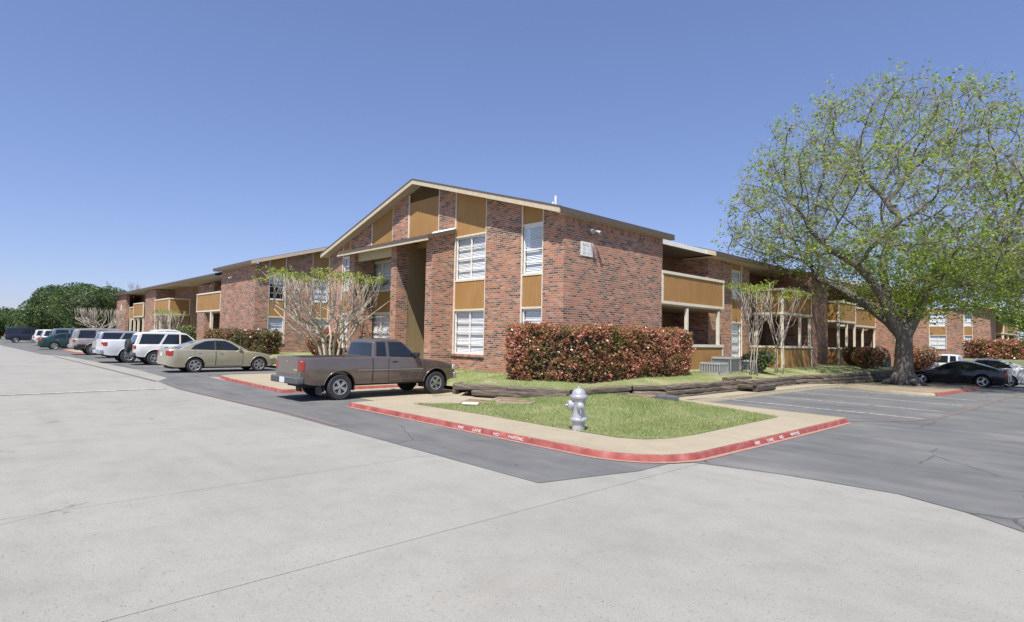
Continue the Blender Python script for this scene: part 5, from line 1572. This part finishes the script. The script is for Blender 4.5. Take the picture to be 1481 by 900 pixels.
# ---- neighbour tree reaching in from the right, and bare trees far left
def simple_tree(name, label, loc, h, rw, trunk_h, leaf, nattr, leaves, size, bark, group=None, rz0=.22, zlow=.45, leafmat=None, step=.45, twigs=True):
    o = thing(name, label, 'tree', loc, 0, group)
    sk = [(0, 0, -.2), (0, 0, trunk_h * .5), (rng.normal() * .1, rng.normal() * .1, trunk_h)]
    at = []
    while len(at) < nattr:
        v = rng.normal(size=3); v /= np.linalg.norm(v); v *= rng.uniform(.3, 1) ** .5
        at.append((v[0] * rw, v[1] * rw, trunk_h + (h - trunk_h) * (zlow + (1 - zlow) * v[2])))
    ps, pr_ = colonize(at, sk, [-1, 0, 1], 3.5, step * 1.3, step, 80, jit=.2, maxn=3500)
    rd_ = radii(pr_, len(ps), .008, 2.3); rd_ *= rz0 / rd_[0]; rd_ = np.maximum(rd_, .007)
    tubes_from_tree(ps, pr_, rd_).build('trunk', bark, o, smooth=True, recalc=False)
    if leaves:
        t = np.where(rd_ < .05)[0]; k = rng.choice(t, leaves)
        leaf_mesh('crown', ps[k] + rng.normal(size=(leaves, 3)) * .28, rng.uniform(.6, 1.2, leaves) * size, leafmat, o, upbias=.3)
    return o
simple_tree('elm_tree', 'leafy tree rising behind the far block at the edge of the car park', (-3.1, 55.5, 0), 9.5, 3.8, 2.6, True, 800, 16000, .22, M.elm_bark, leafmat=M.elm, rz0=.3)
def bare_tree(label, loc, h, group):
    o = thing('bare_tree', label, 'tree', loc, 0, group); mb = MB()
    def grow(p, d, L, r_, lev):
        q = p + d * L; m = (p + q) / 2 + Vector((random.gauss(0, .06), random.gauss(0, .06), 0)) * L
        mb.tube([p, m, q], [r_, r_ * .85, r_ * .7], 6 if r_ > .08 else 3, cap=False)
        if lev == 6: return
        for k in range(2 if lev < 1 else 3):
            a = random.uniform(0, 6.28); t = random.uniform(.25, .75)
            nd = (d + Vector((math.cos(a) * t, math.sin(a) * t, .12))).normalized()
            grow(q if k else m.lerp(q, .6), nd, L * random.uniform(.62, .82), max(r_ * .62, .018), lev + 1)
    grow(Vector((0, 0, -.2)), Vector((0, 0, 1)), h * .27, .2, 0)
    mb.build('trunk', M.twig, o, recalc=False)
for i, (x, y, h) in enumerate(((-130, 22, 13.5), (-138, 30, 12.2), (-124, 30, 11.6))):
    bare_tree(['tallest bare tree above the grey shingle roof', 'middle bare tree behind the grey shingle roof', 'shortest bare tree above the grey shingle roof'][i], (x, y, 0), h, 'bare trees behind the grey roof')
for i, (x, y, h) in enumerate(((-104, 38, 13.0), (-97, 41, 13.8), (-90, 38, 12.4))):
    bare_tree(['bare tree over the long building, nearest the grey shingle roof', 'tallest bare tree showing over the long building roof', 'shortest bare tree showing over the long building roof'][i], (x, y, 0), h, 'bare trees behind the long building')

# ---- crape myrtles: pruned multi-stem trees
def crape(label, loc, h, rw, stems, leaves, spread=1.0, leaf_top=True, rb=.055, size=.10, flat=True):
    o = thing('crape_myrtle', label, 'tree', loc, 0, None)
    mb = MB(); tops = []
    for s in range(stems):
        a = 2 * math.pi * s / stems + random.uniform(-.4, .4)
        base = Vector((.12 * math.cos(a), .12 * math.sin(a), -.08))
        def grow(p, d, L, r_, lev):
            m = 3; pts = [p]; rr_ = [r_]; q = p.copy(); dd = d.copy()
            for k in range(m):
                dd = (dd + Vector((random.gauss(0, .13), random.gauss(0, .13), random.gauss(0, .08)))).normalized()
                q = q + dd * L / m; pts.append(q.copy()); rr_.append(r_ * (1 - .32 * (k + 1) / m))
            mb.tube(pts, rr_, 7 if r_ > .03 else 5 if r_ > .012 else 3, cap=True)
            if q.z > h - .05 or lev >= 4: tops.append(q); return
            nb = 2 if lev < 1 else random.choice((2, 3, 3))
            for b in range(nb):
                out = Vector((q.x, q.y, 0)); out = out.normalized() if out.length > .05 else Vector((math.cos(a), math.sin(a), 0))
                nd = (dd * .55 + out * .55 * spread * rw / h * random.uniform(.2, 1.1) + Vector((random.gauss(0, .42), random.gauss(0, .42), .62 - .05 * lev))).normalized()
                if q.z + nd.z * L > h: nd = (nd * Vector((1.2, 1.2, .5))).normalized()
                grow(q, nd, L * random.uniform(.56, .78), r_ * .63, lev + 1)
        grow(base, Vector((math.cos(a) * .5 * rw / h * spread, math.sin(a) * .5 * rw / h * spread, 1)).normalized(), h * .36, rb, 0)
    mb.build('trunk', M.crape_bark, o, smooth=True, recalc=False)
    if leaves and tops:
        T = np.array([list(t) for t in tops]); zt = T[:, 2]
        w_ = T[zt > np.percentile(zt, 25)]
        k = rng.integers(0, len(w_), leaves)
        c = w_[k] + rng.normal(size=(leaves, 3)) * np.array([.16, .16, .07])
        leaf_mesh('crown', c, rng.uniform(.05, size, leaves), M.spring, o, upbias=.5)
    return o
def pollard(label, loc, h, rw, stems, leaves, rb=.07, shoots=6, leaf=.11, rz=0.0, dense=2):
    """flat-topped pruned crape myrtle: leaning stems, knuckles, many thin upright shoots with a fringe of leaves"""
    o = thing('crape_myrtle', label, 'tree', loc, rz, None); mb = MB(); tops = []
    for s in range(stems):
        a = 2 * math.pi * s / stems + random.uniform(-.25, .25)
        lean = random.uniform(.45, .85)
        p0 = Vector((.14 * math.cos(a), .14 * math.sin(a), -.08))
        k1 = Vector((math.cos(a) * rw * .28 * lean, math.sin(a) * rw * .28 * lean, h * random.uniform(.26, .36)))
        k2 = Vector((math.cos(a) * rw * .55 * lean, math.sin(a) * rw * .55 * lean, h * random.uniform(.46, .56)))
        m = (p0 + k1) / 2 + Vector((random.gauss(0, .05), random.gauss(0, .05), 0))
        mb.tube([p0, m, k1, (k1 + k2) / 2 + Vector((random.gauss(0, .06), random.gauss(0, .06), 0)), k2], [rb, rb * .9, rb * .8, rb * .65, rb * .55], 8)
        for st_, r0, nb in ((k1, rb * .5, 2), (k2, rb * .45, 4)):
            for b in range(nb):
                aa = a + random.gauss(0, .8); rr_ = rw * random.uniform(.45, 1.0)
                e = Vector((math.cos(aa) * rr_, math.sin(aa) * rr_, h * random.uniform(.62, .80)))
                mid = st_.lerp(e, .5) + Vector((random.gauss(0, .08), random.gauss(0, .08), random.gauss(0, .06)))
                mb.tube([st_, mid, e], [r0, r0 * .75, r0 * .55], 6)
                for q0 in ((e,), (mid, e), (mid, e, st_.lerp(e, .75)))[dense]:
                    for _ in range(max(1, random.randint(shoots // 3, shoots) // 3 + (q0 is e))):
                        t = Vector((q0.x + random.gauss(0, .30), q0.y + random.gauss(0, .30), h + random.gauss(0, .08)))
                        t.x += q0.x * .10; t.y += q0.y * .10
                        mm = q0.lerp(t, .45) + Vector((random.gauss(0, .07), random.gauss(0, .07), 0))
                        mb.tube([q0, mm, t], [.013, .010, .006], 4); tops.append(t)
                        if random.random() < .5:
                            t2 = t + Vector((random.gauss(0, .16), random.gauss(0, .16), random.uniform(-.05, .1))); mb.tube([mm, t2], [.008, .005], 3); tops.append(t2)
    mb.build('trunk', M.crape_bark, o, smooth=True, recalc=False)
    if leaves:
        T = np.array([list(t) for t in tops]); k = rng.integers(0, len(T), leaves)
        leaf_mesh('crown', T[k] + rng.normal(size=(leaves, 3)) * np.array([.07, .07, .055]) - np.array([0, 0, .04]), rng.uniform(.05, leaf, leaves), M.spring, o, upbias=.5)
    return o
pollard('pale-barked multi-stem crape myrtle with fresh leaf tips behind the brown pickup', (-21.9, 10.9, .16), 3.9, 2.6, 7, 2500, .06, 6, .13, 0.0, 1)
pollard('bare pruned crape myrtle in front of the round evergreens', (-69.5, 10.3, .14), 3.7, 2.6, 7, 0, .09, 4, .1, 0.0, 1)
pollard('small crape myrtle with green tuft below the projecting tan balcony', (-51.2, 11.9, .2), 3.1, 1.1, 4, 700, .05, 4, .14)
pollard('slim crape myrtle with leafy tips beside the air conditioners', (-10.0, 22.6, .5), 3.45, .6, 3, 1000, .026, 3, .12, 0.0, 1)
pollard('slim twisted crape myrtle before the boxed corner balcony', (-10.0, 25.0, .5), 3.3, .8, 3, 620, .028, 2, .12, 0.0, 0)

# ---- hedges and shrubs
def hedge(name, label, path, width, z0, z1, n, size, mat, cat='hedge', zjit=.05):
    o = thing(name, label, cat, (path[0][0], path[0][1], z0))
    P0 = np.array(path, float)
    for _ in range(3):          # round the corners (Chaikin)
        Q = [P0[0]]
        for a_, b_ in zip(P0[:-1], P0[1:]): Q += [a_ * .75 + b_ * .25, a_ * .25 + b_ * .75]
        P0 = np.array(Q + [P0[-1]])
    seg = np.linalg.norm(np.diff(P0, axis=0), axis=1); cum = np.concatenate([[0], np.cumsum(seg)]); L = cum[-1]
    c = []
    core = MB()
    def at(s):
        k = min(np.searchsorted(cum, s, 'right') - 1, len(seg) - 1); t = (s - cum[k]) / seg[k]
        d = (P0[k + 1] - P0[k]) / seg[k]; return P0[k] + (P0[k + 1] - P0[k]) * t, np.array([-d[1], d[0]])
    hw_ = width / 2
    nr = n // 8
    while len(c) < nr:
        s = rng.uniform(-hw_ * .35, L + hw_ * .35)
        a = rng.uniform(-1, 1); b = rng.uniform(0, 1)
        f = rng.random()
        if f < .46: a = math.copysign(1 - rng.exponential(.13), rng.uniform(-1, 1)); b = rng.uniform(0.0, 1)
        elif f < .78: b = 1 - rng.exponential(.055)
        elif f < .92: s = -hw_ * .35 + rng.exponential(.08) if rng.random() < .5 else L + hw_ * .35 - rng.exponential(.08)
        if abs(a) > 1.2 or not 0 <= b <= 1: continue
        p, nrm = at(min(max(s, 0), L)); tdir = np.array([nrm[1], -nrm[0]])
        extra = s if s < 0 else max(0, s - L)
        z = z0 + .03 + (z1 - z0) * b
        bulge = 1 + .07 * math.sin(s * 2.3 + b * 3) + .06 * math.sin(s * 5.7 + 1) * math.sin(b * 6 + s) + .05 * math.sin(s * 13 + b * 11) - .22 * max(0, .25 - b) / .25 - .10 * max(0, b - .93) / .07
        if rng.random() < .05: bulge += rng.exponential(.06); z += rng.exponential(.03)
        q = p + nrm * a * hw_ * bulge + tdir * extra
        c.append((q[0], q[1], z + .05 * math.sin(s * 3.1) * b + .03 * math.sin(s * 9 + a * 4) * b))
    c = np.repeat(np.array(c), 8, axis=0) + rng.normal(size=(nr * 8, 3)) * size * .55
    n = nr * 8
    ring = []
    ns = max(3, int(L / .4)); vs = []; fs = []
    for i in range(ns + 1):
        p, nrm = at(L * (.04 + .92 * i / ns)); w2 = hw_ * .55
        for (aa, zz) in ((-1, z0 + .1), (-1, z1 - .12), (1, z1 - .12), (1, z0 + .1)):
            q = p + nrm * aa * w2 * (1 + .05 * math.sin(i * 1.7 + aa)); vs.append((q[0], q[1], zz))
    for i in range(ns):
        for k in range(4): fs.append((i * 4 + k, i * 4 + (k + 1) % 4, i * 4 + 4 + (k + 1) % 4, i * 4 + 4 + k))
    fs += [(0, 1, 2, 3), tuple(ns * 4 + k for k in (3, 2, 1, 0))]
    core.add(vs, fs)
    MB().add(vs, fs).build('shade_core', M.inner, o, world=True, recalc=True)  # solid dark core, so gaps in the leaves look shaded
    leaf_mesh('foliage', np.array(c), rng.uniform(.65, 1.25, n) * size, mat, o, org=ORG[o.name], upbias=.2)
    # stems at the foot
    mb = MB()
    for i in range(int(L * 3)):
        p, nrm = at(rng.uniform(0, L)); q = p + nrm * rng.uniform(-.5, .5) * hw_
        mb.tube([(q[0], q[1], z0 - .1), (q[0] + rng.normal() * .05, q[1] + rng.normal() * .05, z0 + .35)], .014, 5)
    stuff(mb.build('stems', M.elm_bark, o, world=True))
    return o
hedge('photinia_hedge', 'clipped red-leaved hedge wrapping the brick corner of the building', [(-12.55, 12.38), (-11.75, 12.62), (-11.22, 13.2), (-11.15, 14.2), (-11.15, 18.75)], 1.12, .52, 2.08, 60000, .085, M.photinia)
hedge('hedge', 'clipped green-brown hedge behind the gold sedan', [(-40.5, 12.2), (-37.0, 12.1), (-35.0, 12.5), (-33.6, 13.0)], 1.2, .5, 1.82, 16000, .13, M.hedge)
def shrub(name, label, loc, rx, ry, h, n, size, mat, lumps=7, cat='shrub', squash=1.0, group=None, stem=True):
    o = thing(name, label, cat, loc, 0, group)
    c = []; core = MB()
    L_ = [(rng.normal() * .35 * rx, rng.normal() * .35 * ry, h * rng.uniform(.35, .68), rng.uniform(.42, .62)) for _ in range(lumps)] + [(0, 0, h * .5, .72)]
    for (x, y, z, f) in L_:
        m = n // len(L_)
        v = rng.normal(size=(m, 3)); v /= np.linalg.norm(v, axis=1)[:, None]
        rr_ = 1 - rng.exponential(.09, m)
        q = np.stack([x + v[:, 0] * rx * f * rr_ * 1.15, y + v[:, 1] * ry * f * rr_ * 1.15, z + v[:, 2] * h * .5 * f * rr_ * 1.2], 1)
        c.append(q[q[:, 2] > .02])
        vs = []; fs = []
        for i in range(5):
            th = math.pi * (i + .5) / 5
            for k in range(8):
                ph = 2 * math.pi * k / 8
                vs.append((x + math.sin(th) * math.cos(ph) * rx * f * .72, y + math.sin(th) * math.sin(ph) * ry * f * .72, max(.03, z + math.cos(th) * h * .5 * f * .72)))
        for i in range(4):
            for k in range(8): fs.append((i * 8 + k, i * 8 + (k + 1) % 8, i * 8 + 8 + (k + 1) % 8, i * 8 + 8 + k))
        core.add(vs, fs)
    core.build('shade_core', M.inner, o, recalc=False)  # dark lumps under the leaves, shade put in by colour
    cc = np.vstack(c); leaf_mesh('foliage', cc, rng.uniform(.65, 1.3, len(cc)) * size, mat, o, upbias=.3)
    if stem:
        mb = MB()
        for k in range(4): mb.tube([(rng.normal() * .08, rng.normal() * .08, -.15), (rng.normal() * .15, rng.normal() * .15, h * .4)], [.05, .03], 6)
        stuff(mb.build('stems', M.elm_bark, o))
    return o
shrub('photinia_shrub', 'reddish photinia shrub growing behind the crape myrtle by the gable', (-25.6, 12.5, .5), 1.0, .7, 1.75, 9000, .10, M.photinia)
shrub('shrub', 'rounded pale green shrub beside the white wagon with the spare wheel', (-48.9, 12.4, .3), 1.15, 1.0, 2.1, 7000, .14, M.shrub)
shrub('shrub', 'dark upright shrub at the end of the boxed patio screens', (-10.7, 37.2, .45), .65, .65, 1.35, 5000, .10, M.hedge)
shrub('photinia_shrub', 'red-tinged photinia to the near side of the barbecue', (-9.6, 35.6, .4), .8, .9, 1.4, 6000, .11, M.photinia)
shrub('photinia_shrub', 'bright red-orange photinia just past the big trunk', (-9.2, 43.6, .2), .9, 1.2, 1.7, 6000, .12, M.photinia)
shrub('shrub', 'low leafy shrub growing between the two slim crape myrtles', (-10.5, 24.0, .5), .6, .5, 1.1, 3000, .10, M.shrub)
hedge('photinia_hedge', 'broad reddish hedge below the balcony of the distant block', [(-10.2, 74.0), (-7.2, 76.5)], 2.6, .45, 2.35, 12000, .22, M.photinia)
# evergreens at the far end of the drive
EV = 'evergreens at the end of the drive'
def evergreen(label, loc, rx, h, n, size, lumps=9):
    o = shrub('evergreen_tree', label, loc, rx, rx, h, n, size, M.juniper, lumps, 'tree', group=EV, stem=False)
    mb = MB(); mb.tube([(0, 0, -.2), (.05, 0, h * .5)], [.28, .16], 10); mb.build('trunk', M.elm_bark, o)
    return o
evergreen('round dense evergreen at the end of the long brick block', (-81.5, 12.6, 0), 4.0, 7.0, 30000, .22)
evergreen('tallest bushy evergreen, behind the round one', (-100, 10.2, 0), 4.4, 8.3, 30000, .26)
evergreen('lower evergreen at the foot of the tallest one', (-90.5, 12.2, 0), 3.4, 4.8, 16000, .24)
evergreen('evergreen behind the dark van with pointed crown', (-112, 10.0, 0), 3.8, 6.0, 16000, .28)
evergreen('small light evergreen beside the dark van', (-119, 9.5, 0), 3.4, 4.9, 14000, .28)
evergreen('broad dark evergreen closing the drive', (-134, 5.5, 0), 5.4, 6.0, 16000, .34)
evergreen('most distant dark evergreen beyond the van', (-150, -1.0, 0), 7.0, 6.6, 14000, .38)
